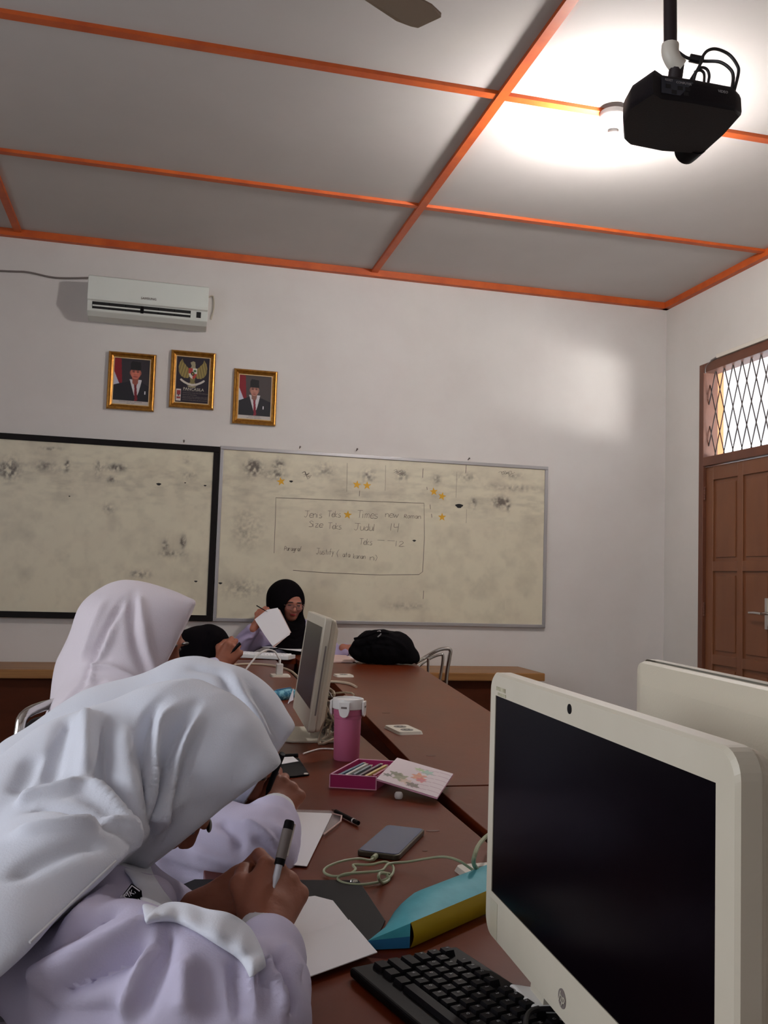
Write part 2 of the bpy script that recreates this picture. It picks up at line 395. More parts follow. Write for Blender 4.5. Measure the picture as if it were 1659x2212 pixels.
# ------------------------------------------------------------------ long low cabinet along the back wall
cb = empty('low_cabinet', (-.2, 6.17, 0), 'long low cabinet with pale plank top along the back wall', 'cabinet')
MB().box((-2.9, 5.93, .578), (2.62, D-.003, .632), bev=.006).build('plank_top', M['bench'], cb)
MB().box((-2.88, 5.98, 0), (2.58, D-.003, .578)).build('cabinet_body', M['benchb'], cb)
# ------------------------------------------------------------------ whiteboards
def wb_dirt(u, v, blobs, seed, base=(216, 208, 185)):
    n1 = fbm(u*2, v, 9, seed); n2 = fbm(u*2, v, 26, seed+9); n3 = fbm(u*2, v*3, 14, seed+19, 5)
    d = np.clip((n1-.5)*1.6, 0, 1)*.26+np.clip((n2-.55)*2, 0, 1)*.08
    band = np.exp(-((v-.8)/.16)**2); d = d+band*np.clip(n3-.42, 0, 1)*.45
    for (cx, cy, rx, ry, s) in blobs:
        g_ = np.exp(-((u-cx)/rx)**2-((v-cy)/ry)**2); d = d+1.5*s*g_*np.clip((fbm(u*2, v, 60, seed+3)-.3)*2.4, 0, 1.3)
    d = np.clip(d, 0, .93)[..., None]
    warm = (np.clip(fbm(u*2, v, 5, seed+40)-.5, 0, 1)*1.0)[..., None]
    b = np.array(base, float); gy = np.array((92, 84, 78.)); pk = np.array((178, 164, 150.))
    col = b*(1-d)+gy*d; return col*(1-warm*.5)+pk*warm*.5
BR = (.385, 2.83, .905, 2.11)    # right board x0 x1 z0 z1
bx0, bx1, bz0, bz1 = onY(476, 962, D).x, onY(1181, 1010, D).x, onY(820, 1349, D).z, onY(820, 986, D).z
rb = empty('whiteboard', ((bx0+bx1)/2, D, bz0), 'stained whiteboard with aluminium frame and handwriting, right of the black framed board', 'whiteboard')
def board(root, x0, x1, z0, z1, fw_, fm, blobs, seed, nx, ny, y):
    MB().box((x0, y, z0), (x1, D-.002, z1)).build('backing', M['dark'] if fm == 'boardf' else M['plasw'], root)
    f = MB()
    f.box((x0, y-.012, z0), (x1, y+.002, z0+fw_)).box((x0, y-.012, z1-fw_), (x1, y+.002, z1)).box((x0, y-.012, z0+fw_), (x0+fw_, y+.002, z1-fw_)).box((x1-fw_, y-.012, z0+fw_), (x1, y+.002, z1-fw_))
    f.build('board_frame', M[fm], root, bevel=.003)
    return paint_grid('writing_surface', (x0+fw_*.9, y-.002, z0+fw_*.9), (x1-x0-1.8*fw_, 0, 0), (0, 0, z1-z0-1.8*fw_), nx, ny, lambda u, v: wb_dirt(u, v, blobs, seed), VCB, root)
YB = D-.02
def uvb(px, py, x0=None): 
    p = onY(px, py, YB); return ((p.x-bx0)/(bx1-bx0), (p.z-bz0)/(bz1-bz0))
bl = []
for px, py, rx, ry, s in ((543, 1005, .022, .04, 1.0), (597, 1003, .014, .04, .8), (590, 1022, .03, .02, .5), (700, 1010, .03, .04, .35), (795, 1022, .02, .04, .45), (870, 1022, .018, .03, .5), (945, 1030, .012, .03, .45),
                          (1085, 1082, .022, .03, .9), (1102, 1088, .006, .035, .7), (1025, 1085, .01, .03, .7), (1110, 1022, .03, .02, .4), (1110, 1050, .07, .02, .3), (880, 1315, .05, .02, .25), (520, 1275, .06, .05, .25), (1010, 1025, .04, .03, .25), (530, 1140, .04, .1, .25)):
    u, v = uvb(px, py); bl.append((u, v, rx, ry, s))
surf = board(rb, bx0, bx1, bz0, bz1, .024, 'alu', bl, 3, 420, 210, YB)
lx0, lx1, lz0, lz1 = -1.62, onY(475, 965, D-.03).x, onY(250, 1338, D-.03).z, onY(250, 951, D-.03).z
lb = empty('whiteboard', ((lx0+lx1)/2, D, lz0), 'stained blank whiteboard with thick black frame, below the air conditioner', 'whiteboard')
bl2 = []
for px, py, rx, ry, s in ((15, 1005, .028, .045, 1.1), (145, 998, .008, .03, .9), (215, 1005, .012, .04, .7), (255, 1002, .03, .02, .7), (245, 1030, .015, .02, .5), (415, 985, .012, .02, .3), (405, 1172, .008, .03, 1.1), (365, 1180, .01, .03, .6), (310, 1247, .03, .02, .6), (420, 1020, .02, .02, .35), (100, 1000, .04, .03, .35), (240, 1095, .02, .03, .3), (110, 958, .03, .01, .4), (380, 1200, .04, .02, .35)):
    p = onY(px, py, D-.03); bl2.append(((p.x-lx0)/(lx1-lx0), (p.z-lz0)/(lz1-lz0), rx, ry, s))
board(lb, lx0, lx1, lz0, lz1, .04, 'boardf', bl2, 21, 340, 190, D-.032)
# stroke handwriting
G = {'J': [[(.0, 1), (.7, 1)], [(.42, 1), (.4, .25), (.2, 0), (0, .15)]], 'e': [[(.02, .3), (.5, .35), (.45, .58), (.2, .6), (0, .3), (.15, 0), (.5, .08)]], 'n': [[(0, .6), (.03, 0)], [(.03, .4), (.25, .62), (.42, .45), (.44, 0)]],
 'i': [[(0, .55), (.03, 0)], [(.03, .78), (.05, .8)]], 's': [[(.4, .58), (.1, .55), (.1, .35), (.4, .25), (.35, .02), (0, 0)]], 'T': [[(0, .98), (.7, 1)], [(.35, .98), (.33, 0)]], 'k': [[(0, 1), (0, 0)], [(.4, .6), (.02, .25), (.42, 0)]],
 'm': [[(0, .6), (.02, 0)], [(.02, .4), (.2, .62), (.3, .45), (.3, 0)], [(.3, .4), (.48, .62), (.6, .45), (.6, 0)]], 'w': [[(0, .6), (.12, 0), (.3, .5), (.45, 0), (.65, .62)]], 'R': [[(0, 0), (.02, .75), (.35, .75), (.4, .5), (.05, .4), (.45, 0)]],
 'o': [[(.25, .6), (.02, .35), (.15, 0), (.42, .2), (.38, .52), (.2, .6)]], 'a': [[(.4, .55), (.1, .55), (.02, .2), (.25, 0), (.4, .3), (.42, .55), (.46, 0)]], 'S': [[(.55, .85), (.3, 1), (.05, .8), (.5, .4), (.4, .05), (0, .05)]],
 'z': [[(0, .6), (.4, .6), (.02, 0), (.45, .03)]], 'u': [[(0, .6), (.05, .1), (.25, 0), (.42, .3), (.44, .6), (.47, 0)]], 'd': [[(.4, .5), (.1, .5), (.02, .15), (.25, 0), (.42, .3)], [(.44, 1), (.44, 0)]], 'l': [[(0, 1), (0, 0)]], '1': [[(0, .9), (0, 0)]],
 '4': [[(.0, .9), (.02, .45), (.45, .5)], [(.48, .95), (.42, -.15)]], '2': [[(0, .7), (.25, .85), (.42, .6), (0, 0), (.5, .05)]], '.': [[(0, .02), (.03, .04)]], 'P': [[(0, 0), (.02, .85), (.4, .8), (.4, .45), (.05, .4)]], 'r': [[(0, .6), (.03, 0)], [(.03, .4), (.3, .6)]],
 'g': [[(.4, .5), (.1, .5), (.02, .2), (.25, .05), (.42, .5), (.4, -.3), (.05, -.25)]], 'f': [[(.4, .95), (.2, .9), (.18, 0)], [(0, .5), (.35, .52)]], 't': [[(.2, .9), (.2, 0)], [(0, .6), (.4, .6)]], 'y': [[(0, .6), (.2, .15)], [(.42, .6), (.1, -.35)]],
 '(': [[(.2, 1), (0, .5), (.15, -.1)]], ')': [[(0, 1), (.2, .5), (.05, -.1)]], '-': [[(0, .4), (.9, .43)]]}
def write(mb, s, px0, py0, px1, hpx, y, w=.0017):
    """word from pixel (px0,py0 baseline) to px1, height hpx"""
    a = onY(px0, py0, y); b = onY(px1, py0+(px1-px0)*.045, y); hh = (onY(px0, py0-hpx, y)-a).length
    adv = [.35 if c in 'il1.()' else (.9 if c in 'mwTJ-' else .65) if c != ' ' else .6 for c in s]; tot = sum(adv); cur = 0
    ex = (b-a)/tot
    for c, ad in zip(s, adv):
        if c in G:
            for st in G[c]:
                pts = [a+ex*(cur+p[0]*1.15)+Vector((p[1]*.08*hh, 0, p[1]*hh)) for p in st]
                mb.tube(smooth_path(pts, 3) if len(pts) > 2 else pts, w, 4)
        cur += ad
wm = MB(); yy = YB-.003
for s, a, b, c, h in (('Jenis', 657, 1117, 697, 14), ('Teks', 707, 1116, 737, 13), ('Times', 771, 1118, 817, 16), ('new', 832, 1117, 862, 13), ('Roman', 873, 1119, 910, 10), ('Size', 667, 1138, 698, 13), ('Teks.', 708, 1142, 742, 13), ('Judul', 765, 1145, 812, 15), ('14', 844, 1146, 862, 17),
                      ('Teks', 776, 1176, 805, 13), ('- -', 815, 1170, 850, 8), ('12.', 855, 1180, 880, 13), ('Paragraf', 614, 1189, 652, 10), ('Justify', 683, 1197, 722, 13), ('(', 727, 1202, 733, 15), ('ata', 740, 1203, 757, 11), ('kanan', 763, 1206, 790, 10), ('n)', 799, 1210, 816, 12)):
    write(wm, s, a, b, c, h, yy)
hb = [(592, 1195), (595, 1120), (596, 1075), (700, 1079), (800, 1083), (916, 1087), (917, 1160), (913, 1235), (905, 1241), (820, 1242), (700, 1237), (633, 1232)]
wm.tube([onY(x, y, yy) for x, y in hb], .002, 4)
for a in (((777, 1060), (776, 1072)), ((914, 1012), (913, 1032)), ((1007, 1005), (1006, 1022)), ((915, 1276), (914, 1294)), ((750, 1000), (749, 1062)), ((987, 1020), (985, 1075)), ((833, 1005), (832, 1060)), ((1008, 1100), (1007, 1130)), ((922, 1052), (923, 1058)), ((929, 1090), (930, 1100)), ((932, 1110), (933, 1118))):
    wm.tube([onY(x, y, yy) for x, y in a], .0024 if abs(a[0][1]-a[1][1]) < 25 else .0011, 4)
for q in ((655, 1025), (862, 1022), (1092, 1023)): 
    for k in range(6):
        c = onY(q[0]+rng.normal()*6, q[1]+rng.normal()*4, yy); wm.tube(smooth_path([c, c+Vector((.02, 0, .01)), c+Vector((.03, 0, -.012)), c+Vector((.05, 0, .002))], 3), .0012, 4)
wm.build('handwriting', M['ink'], rb)
for px, py, r, y_, o_ in ((992, 1093, 9, yy-.0015, rb), (629, 1040, 4, yy-.0015, rb), (895, 1168, 4, yy-.0015, rb), (476, 1260, 4, yy-.0015, rb), (343, 1046, 5, D-.0355, lb), (443, 1049, 3, D-.0355, lb), (423, 1256, 3.5, D-.0355, lb), (400, 1043, 2, D-.0355, lb), (150, 1072, 2, D-.0355, lb)):
    c = onY(px, py, y_); MB().prism([c+Vector((math.cos(a)*r*.0031*(1+.3*math.sin(3*a)), 0, math.sin(a)*r*.0017)) for a in [i*math.pi/6 for i in range(12)]], (0, .002, 0)).build('peeled_spot', M['dark'], o_)
# gold star stickers
SL = {(607, 1040): 'gold star sticker alone below the dark smudge at the top left of the whiteboard', (771, 1047): 'left gold star of the close pair at the top middle of the whiteboard', (793, 1049): 'right gold star of the close pair at the top middle of the whiteboard',
      (937, 1062): 'upper left gold star of the slanting pair at the upper right of the whiteboard', (955, 1072): 'lower right gold star of the slanting pair at the upper right of the whiteboard', (751, 1112): 'gold star sticker stuck inside the first line of handwriting', (955, 1117): 'gold star sticker right of the handwritten box, below the slanting pair'}
for i, ((px, py), lab) in enumerate(SL.items()):
    c = onY(px, py, YB-.004); rot = (i*37 % 50-25)*math.pi/180*.5
    pts = [c+Vector((math.sin(rot+k*math.pi/5)*(.032 if k % 2 == 0 else .013), 0, math.cos(rot+k*math.pi/5)*(.032 if k % 2 == 0 else .013))) for k in range(10)]
    tag(MB().prism(pts, (0, .001, 0)).build('star_sticker', M['star']), lab, 'sticker', 'gold stars on the whiteboard')
for px, py, w_ in ((647, 968, 'first'), (770, 973, 'mid'), (1011, 993, 'last'), (397, 955, 'lb')):
    c = onY(px, py, D); tag(MB().tube([c, c+Vector((0, -.03, .006))], .004, 8).ball(c+Vector((0, -.03, .006)), .007, 8).build('hanging_nail', M['cgrey']),
        {'first': 'grey nail over the left third of the written whiteboard', 'mid': 'small grey nail over the middle of the written whiteboard', 'last': 'grey nail over the right part of the written whiteboard', 'lb': 'grey nail above the black framed whiteboard near its right corner'}[w_], 'nail', 'nails above the whiteboards')
# ------------------------------------------------------------------ air conditioner
ya = D-.2
a0 = onY(191, 591, ya); a1 = onY(452, 617, ya); a2 = onY(193, 680, ya)
ax0, ax1, az1 = a0.x, a1.x, (a0.z+a1.z)/2
az0 = az1-.268
ac = empty('air_conditioner', ((ax0+ax1)/2, D, az0), 'white split air conditioner high on the back wall', 'air conditioner')
prof = [(D-.002, az1), (D-.17, az1), (D-.195, az1-.01), (D-.205, az1-.15), (D-.2, az1-.168), (D-.185, az1-.175), (D-.16, az1-.235), (D-.12, az1-.26), (D-.002, az1-.268)]
MB().prism([(ax0, y, z) for y, z in prof], (ax1-ax0, 0, 0)).build('casing', M['acw'], ac, bevel=.004)
def slot_pt(x, t, off):   # along the slanted lower face
    y = D-.185+(.025)*t; z = az1-.175-.06*t; nrm = Vector((0, -.92, -.38)); return Vector((x, y, z))+nrm*off
mb = MB(); sx0, sx1 = ax0+.035, ax1-.115
mb.prism([slot_pt(sx0, .05, .0015), slot_pt(sx1, .05, .0015), slot_pt(sx1, .75, .0015), slot_pt(sx0, .75, .0015)], (0, .004, .001)).build('air_outlet', M['dark'], ac)
for k in range(7):
    x = sx0+(sx1-sx0)*k/6; MB().prism([slot_pt(x-.002, .05, .003), slot_pt(x+.002, .05, .003), slot_pt(x+.002, .75, .003), slot_pt(x-.002, .75, .003)], (0, .004, .001)).build('outlet_guide', M['black'], ac)
xm = (sx0+sx1)/2
MB().prism([slot_pt(xm-.01, .05, .004), slot_pt(xm+.01, .05, .004), slot_pt(xm+.01, .8, .004), slot_pt(xm-.01, .8, .004)], (0, .004, .001)).build('centre_divider', M['black'], ac)
MB().prism([slot_pt(sx0, .35, .006), slot_pt(xm-.012, .35, .006), slot_pt(xm-.012, .5, .006), slot_pt(sx0, .5, .006)], (0, .003, .001)).prism([slot_pt(xm+.012, .35, .006), slot_pt(sx1, .35, .006), slot_pt(sx1, .5, .006), slot_pt(xm+.012, .5, .006)], (0, .003, .001)).build('louvre', M['acw'], ac)
MB().prism([slot_pt(ax1-.075, .1, .002), slot_pt(ax1-.045, .1, .002), slot_pt(ax1-.045, .7, .002), slot_pt(ax1-.075, .7, .002)], (0, .003, .001)).build('display', M['dark'], ac)
text_mesh('SAMSUNG', .022, ((ax0+ax1)/2, D-.2065, az1-.132), (1, 0, 0), (0, 0, 1), M['cgrey'], 'brand_lettering', ac)
tag(MB().tube(smooth_path([(-1.9, D-.01, az1-.03), onY(0, 585, D-.01), onY(60, 588, D-.012), onY(120, 600, D-.01), onY(192, 600, D-.02)], 8), .006, 6).build('power_cable', M['cgrey']), 'grey power cable running along the wall to the left end of the air conditioner', 'cable')
tag(MB().tube(smooth_path([(ax1-.003, D-.06, az1-.04), onY(460, 640, D-.012), onY(462, 665, D-.012), onY(456, 690, D-.012)], 8), .005, 6).build('drain_hose', M['plasw']), 'thin pale hose looping down beside the right end of the air conditioner', 'hose')
# ------------------------------------------------------------------ framed pictures
def frame(px, label, paint, y=D-.03):
    q = [onY(a, b, y) for a, b in px]; tl, tr, br, b_l = q
    x0 = (tl.x+b_l.x)/2; x1 = (tr.x+br.x)/2; z1 = (tl.z+tr.z)/2; z0 = (br.z+b_l.z)/2
    r = empty('picture_frame', ((x0+x1)/2, D, z0), label, 'picture frame', 'gilt framed pictures in a row')
    tw = .034; mb = MB()
    sec = [(0, 0), (0, .018), (.006, .028), (.014, .030), (.022, .018), (.034, .012), (.034, 0)]   # (inward, out of the wall)
    cs = [((x0, z0), (1, 1)), ((x1, z0), (-1, 1)), ((x1, z1), (-1, -1)), ((x0, z1), (1, -1))]
    rings = []
    for (cx, cz), (sx, sz) in cs: rings.append([mb.bm.verts.new((cx+sx*a, D-.003-b, cz+sz*a)) for a, b in sec])
    for i in range(4):
        A, B = rings[i], rings[(i+1) % 4]
        for k in range(len(sec)-1): mb.bm.faces.new((A[k], A[k+1], B[k+1], B[k]))
    mb.build('gilt_frame', M['gold'], r)
    li = MB(); t = tw
    X0, X1, Z0, Z1 = x0+t-.001, x1-t+.001, z0+t-.001, z1-t+.001; l = .007
    for b in (((X0, Z0), (X1, Z0+l)), ((X0, Z1-l), (X1, Z1)), ((X0, Z0+l), (X0+l, Z1-l)), ((X1-l, Z0+l), (X1, Z1-l))):
        li.box((b[0][0], D-.014, b[0][1]), (b[1][0], D-.006, b[1][1]))
    li.build('inner_lip', M['goldpale'], r)
    pc = paint_grid('picture', (X0, D-.009, Z0), (X1-X0, 0, 0), (0, 0, Z1-Z0), 110, 150, paint, VC, r)
    return r, X0, X1, Z0, Z1
def mix(col, c, m): m = np.clip(m, 0, 1)[..., None]; return col*(1-m)+np.array(c, float)*m
def st(a, w=.012): return np.clip(.5-a/w, 0, 1)           # soft inside mask from signed distance
def ell(u, v, cx, cy, rx, ry): return (np.hypot((u-cx)/rx, (v-cy)/ry)-1)*min(rx, ry)
def poly(u, v, pts):
    ins = np.zeros(u.shape, bool); n_ = len(pts)
    for i in range(n_):
        (x1_, y1_), (x2_, y2_) = pts[i], pts[(i+1) % n_]
        c = ((y1_ > v) != (y2_ > v)) & (u < (x2_-x1_)*(v-y1_)/(y2_-y1_+1e-12)+x1_); ins ^= c
    return ins.astype(float)
def portrait(cx, fy, fr, bg, skin, tie, smile, shift=0.):
    def f(u, v):
        v = (v-.1)/.9
        col = np.ones(u.shape+(3,))*np.array(bg, float)
        col = mix(col, (128, 22, 34), poly(u, v, [(0, 1.05), (.2, 1.05), (.26, .3), (.0, .62)]))
        col = mix(col, (186, 186, 204), poly(u, v, [(0, .72), (.19, .36), (.2, .3), (0, .25)]))
        suit = (28, 26, 34)
        col = mix(col, suit, poly(u, v, [(-.1, -.05), (-.05, .33), (.1, .37), (cx-.15, .45), (cx+.16, .45), (1.02, .33), (1.1, -.05)]))
        col = mix(col, (205, 202, 206), poly(u, v, [(cx-.15, .5), (cx-.11, .33), (cx-.03, .13), (cx+.07, .13), (cx+.15, .33), (cx+.17, .5)]))
        col = mix(col, tie, poly(u, v, [(cx-.04, .4), (cx+.05, .4), (cx+.04, .34), (cx+.08, .02), (cx-.0, -.02), (cx-.02, .34)]))
        col = mix(col, suit, poly(u, v, [(cx-.16, .47), (cx-.14, .47), (cx+.01, .06), (cx-.04, -.02), (cx-.2, -.02)])); col = mix(col, suit, poly(u, v, [(cx+.17, .47), (cx+.2, .4), (cx+.2, -.02), (cx+.1, -.02), (cx+.08, .12)]))
        col = mix(col, tuple(c*.75 for c in skin), poly(u, v, [(cx-.09, .55), (cx+.09, .55), (cx+.07, .40), (cx, .37), (cx-.07, .40)]))
        col = mix(col, skin, st(ell(u, v, cx, fy, fr, fr*1.12)))
        for s in (-1, 1):
            col = mix(col, tuple(c*.8 for c in skin), st(ell(u, v, cx+s*fr, fy-.005, .02, .045)))
            col = mix(col, (48, 28, 28), .8*st(ell(u, v, cx+s*fr*.42, fy+.02, .035, .012)))
            col = mix(col, (36, 24, 26), .7*st(ell(u, v, cx+s*fr*.42, fy+.05, .045, .009)))
        col = mix(col, tuple(c*1.14 for c in skin), .6*st(ell(u, v, cx+.01, fy-.02, .02, .05), .03))
        col = mix(col, tuple(c*.7 for c in skin), .6*st(ell(u, v, cx, fy-.05, .035, .01)))
        col = mix(col, (120, 46, 48), .8*st(ell(u, v, cx, fy-.095, .06 if smile else .045, .011)))
        col = mix(col, (20, 17, 20), poly(u, v, [(cx-fr*1.06, fy+.065), (cx+fr*1.06, fy+.065), (cx+fr*.98, fy+.25), (cx-fr*.7, fy+.27), (cx-fr*1.02, fy+.22)]))
        col = mix(col, (222, 220, 224), poly(u, v, [(cx+.26, .24), (cx+.29, .24), (cx+.29, .17), (cx+.26, .17)]))
        col = mix(col, (188, 180, 176), (v < 0).astype(float))
        return col
    return f
r, X0, X1, Z0, Z1 = frame([(235, 756), (338, 767), (332, 889), (229, 881)], 'gilt framed portrait of a smiling man in dark suit, leftmost of the three', portrait(.6, .66, .135, (48, 42, 48), (196, 110, 92), (112, 24, 36), True))
def caption(r, X0, X1, Z0, lines, zs, s):
    for t_, z in zip(lines, zs): text_mesh(t_, s, ((X0+X1)/2, D-.0095, Z0+z), (1, 0, 0), (0, 0, 1), M['cgrey'], 'caption', r, .0002)
caption(r, X0, X1, Z0, ['PRESIDEN REPUBLIK INDONESIA', '2024 - 2029'], (.024, .012), .0105)
r, X0, X1, Z0, Z1 = frame([(507, 794), (601, 803), (595, 921), (501, 912)], 'gilt framed portrait of a man with red tie, rightmost of the three', portrait(.48, .62, .125, (70, 62, 62), (178, 124, 108), (126, 30, 50), False))
caption(r, X0, X1, Z0, ['WAKIL PRESIDEN', 'REPUBLIK INDONESIA'], (.024, .012), .0105)
def garuda(u, v):
    col = np.ones(u.shape+(3,))*np.array((30, 20, 34.))
    gd = (150, 132, 72)
    for s in (-1, 1):
        w = lambda x, y: (.5+s*x, y)
        wing = poly(u, v, [w(.07, .66), w(.12, .74), w(.2, .80), w(.28, .86), w(.31, .94), w(.38, .86), w(.41, .76), w(.4, .66), w(.34, .58), w(.24, .535), w(.12, .54), w(.06, .60)])
        stripes = .85+.15*np.sin((np.abs(u-.5)*26+v*9)*3)
        col = mix(col, gd, wing*stripes)
    col = mix(col, (150, 140, 112), poly(u, v, [(.42, .87), (.5, .9), (.56, .88), (.57, .78), (.6, .7), (.4, .7), (.46, .8)]))
    col = mix(col, (120, 108, 66), poly(u, v, [(.42, .55), (.58, .55), (.56, .47), (.6, .42), (.4, .42), (.44, .47)]))
    col = mix(col, (170, 60, 52), poly(u, v, [(.38, .75), (.5, .75), (.5, .64), (.38, .64)])); col = mix(col, (205, 200, 190), poly(u, v, [(.5, .75), (.62, .75), (.62, .64), (.5, .64)]))
    col = mix(col, (205, 200, 190), poly(u, v, [(.38, .64), (.5, .64), (.5, .52), (.42, .56)])); col = mix(col, (170, 60, 52), poly(u, v, [(.5, .64), (.62, .64), (.58, .55), (.5, .52)]))
    col = mix(col, (50, 100, 60), st(ell(u, v, .56, .695, .04, .022))); col = mix(col, (26, 20, 22), st(ell(u, v, .5, .635, .05, .04))); col = mix(col, (210, 180, 70), st(ell(u, v, .5, .635, .014, .018)))
    for s in (-1, 1):
        w = lambda x, y: (.5+s*x, y)
        col = mix(col, (196, 188, 178), poly(u, v, [w(0, .42), w(.12, .435), w(.24, .475), w(.33, .52), w(.36, .49), w(.30, .455), w(.24, .43), w(.12, .39), w(0, .375)]))
    col = mix(col, (150, 140, 112), poly(u, v, [(.36, .375), (.62, .375), (.58, .345), (.4, .345)]))
    col = mix(col, (200, 190, 186), poly(u, v, [(.05, .05), (.19, .05), (.19, .3), (.05, .3)]))
    for z, c in ((.245, (140, 50, 52)), (.2, (140, 50, 52)), (.115, (140, 50, 52))): col = mix(col, c, poly(u, v, [(.065, z-.02), (.175, z-.02), (.175, z+.022), (.065, z+.022)]))
    col = mix(col, (70, 60, 70), st(ell(u, v, .12, .165, .025, .015)))
    return col
r, X0, X1, Z0, Z1 = frame([(371, 754), (467, 763), (461, 886), (364, 877)], 'gilt framed dark print with golden eagle emblem, between the two portraits', garuda)
text_mesh('PANCASILA', .027, ((X0+X1)/2+.01, D-.0095, Z0+(Z1-Z0)*.305), (1, 0, 0), (0, 0, 1), M['plasw'], 'title_lettering', r, .0002)
for t_, z in (('KETUHANAN YANG MAHA ESA', .265), ('KEMANUSIAAN YANG ADIL DAN BERADAB', .225), ('PERSATUAN INDONESIA', .185), ('KERAKYATAN YANG DIPIMPIN OLEH HIKMAT', .145), ('KEBIJAKSANAAN DALAM PERMUSYAWARATAN', .115), ('KEADILAN SOSIAL BAGI SELURUH RAKYAT', .075)):
    text_mesh(t_, .0088, (X0+(X1-X0)*.23, D-.0095, Z0+(Z1-Z0)*z), (1, 0, 0), (0, 0, 1), M['cgrey'], 'verse_lettering', r, .0002, 'LEFT')
# ------------------------------------------------------------------ bulb, fan, projector
bp_ = onZ(1325, 243, H-.018); bx, by = bp_.x, bp_.y
lamp = empty('ceiling_lamp', (bx, by, H), 'bare lit bulb in a white porcelain holder on the ceiling', 'lamp')
MB().lathe((bx, by, H-.02), [(.062, 0), (.064, -.015), (.06, -.035), (.034, -.075), (.030, -.085)], 28).build('lamp_holder', M['white'], lamp, smooth=True)
MB().lathe((bx, by, H-.105), [(.024, 0), (.025, -.012), (.034, -.022), (.034, -.03)], 20).build('bulb_cap', M['white'], lamp, smooth=True)
MB().lathe((bx, by, H-.135), [(.032, 0), (.044, -.02), (.056, -.05), (.058, -.07), (.048, -.1), (.026, -.118), (.002, -.123)], 24).build('bulb', M['bulbg'], lamp, smooth=True)
# ceiling fan: only a blade end shows
tip = onZ(922, 46, 3.1)
bA = onZ(800, 0, 3.1); bB = onZ(895, 55, 3.1); ddir = (bA-bB).normalized(); hub = tip+ddir*.66
fn = empty('ceiling_fan', (hub.x, hub.y, 3.1), 'ceiling fan, one pale brown blade end showing at the top edge of the view', 'fan')
MB().lathe((hub.x, hub.y, 3.06), [(.05, -.02), (.1, 0), (.11, .05), (.1, .1), (.04, .12)], 28).build('motor_housing', M['fan'], fn, smooth=True)
MB().tube([(hub.x, hub.y, 3.18), (hub.x, hub.y, H)], .014, 10).lathe((hub.x, hub.y, H), [(.05, -.001), (.045, -.04), (.02, -.07)], 20).build('down_rod', M['white'], fn, smooth=True)
for k in range(3):
    a = math.atan2(-ddir.y, -ddir.x)+k*2*math.pi/3; e1 = Vector((math.cos(a), math.sin(a), 0)); e2 = Vector((-e1.y, e1.x, 0)); h_ = Vector((hub.x, hub.y, 3.1)); tw_ = Vector((0, 0, .012))
    wd = .085
    pts = [h_+e1*.2-e2*.05-tw_*.6, h_+e1*.6-e2*wd-tw_, h_+e1*.655-e2*(wd-.012)-tw_, h_+e1*.672-e2*(wd-.03)-tw_*.5, h_+e1*.672+e2*(wd-.03)+tw_*.5, h_+e1*.655+e2*(wd-.012)+tw_, h_+e1*.6+e2*wd+tw_, h_+e1*.2+e2*.05+tw_*.6]
    MB().prism(pts, (0, 0, .006)).prism([h_+e1*.09-e2*.02, h_+e1*.3-e2*.02, h_+e1*.3+e2*.02, h_+e1*.09+e2*.02], (0, 0, -.004)).build('fan_blade', M['fan'], fn)
# projector
zp = 2.5
def pj(x, y, z=zp): return onZ(x, y, z)
und = [pj(*q) for q in ((1410, 200), (1428, 212), (1500, 222), (1588, 238), (1602, 252), (1566, 292), (1527, 327), (1508, 333), (1430, 328), (1359, 314), (1347, 303), (1345, 262), (1362, 232))]
pc_ = sum(und, Vector())/len(und)
pr = empty('projector', (pc_.x, pc_.y, zp+.07), 'black projector hung upside down from the ceiling pole, lens toward the boards', 'projector')
mb = MB(); n_ = len(und)
lay = []
for dz, sc_ in ((0, .965), (.005, .99), (.014, 1.0), (.050, .99), (.062, .965), (.068, .92)):
    lay.append([mb.bm.verts.new(pc_+(p_-pc_)*sc_+Vector((0, 0, dz))) for p_ in und])
for A, B in zip(lay, lay[1:]):
    for k in range(n_): mb.bm.faces.new((A[k], A[(k+1) % n_], B[(k+1) % n_], B[k]))
mb.bm.faces.new(lay[0]); mb.bm.faces.new(lay[-1][::-1])
mb.build('projector_case', M['projb'], pr, smooth=True)
rv = (und[3]-und[1]).normalized(); dv = Vector((-rv.y, rv.x, 0)); 
lc = (pj(1440, 329)+pj(1520, 330))/2+Vector((0, 0, .03)); lc = pj(1486, 325, zp+.03)
MB().lathe(lc-dv*.05, [(.034, 0), (.036, .05), (.036, .064), (.03, .07), (.026, .066)], 28, axis=dv).build('lens', M['black'], pr, smooth=True)
back0 = und[1]-dv*.003+Vector((0, 0, .02)); 
panel = MB(); panel.box((0, 0, 0), (1, 1, 1)) if False else None
def rp(s, h, o=.0): return und[1]*(1-s)+und[3]*s-dv*(.002+o)+Vector((0, 0, h))
MB().prism([rp(.0, .014), rp(.42, .014), rp(.42, .056), rp(.0, .056)], dv*.004).build('connector_panel', mat('connector_panel_grey', (44, 46, 56), .5), pr)
for s, h in ((.08, .034), (.24, .034), (.16, .021), (.34, .034), (.32, .021)):
    MB().prism([rp(s-.025, h-.005, .001), rp(s+.04, h-.005, .001), rp(s+.04, h+.005, .001), rp(s-.025, h+.005, .001)], dv*.003).build('port', M['dark'], pr)
und_w = lambda x, y, d=.0: pj(x, y, zp-.0012)
xd = rv; ud = -dv
text_mesh('RESET', .0085, rp(.09, .049, .0025), rv, (0, 0, 1), M['keyl'], 'port_lettering', pr); text_mesh('COMPUTER', .0085, rp(.29, .047, .0025), rv, (0, 0, 1), M['keyl'], 'port_lettering', pr); text_mesh('VIDEO', .010, rp(.82, .042, .0025), rv, (0, 0, 1), M['keyl'], 'port_lettering', pr)
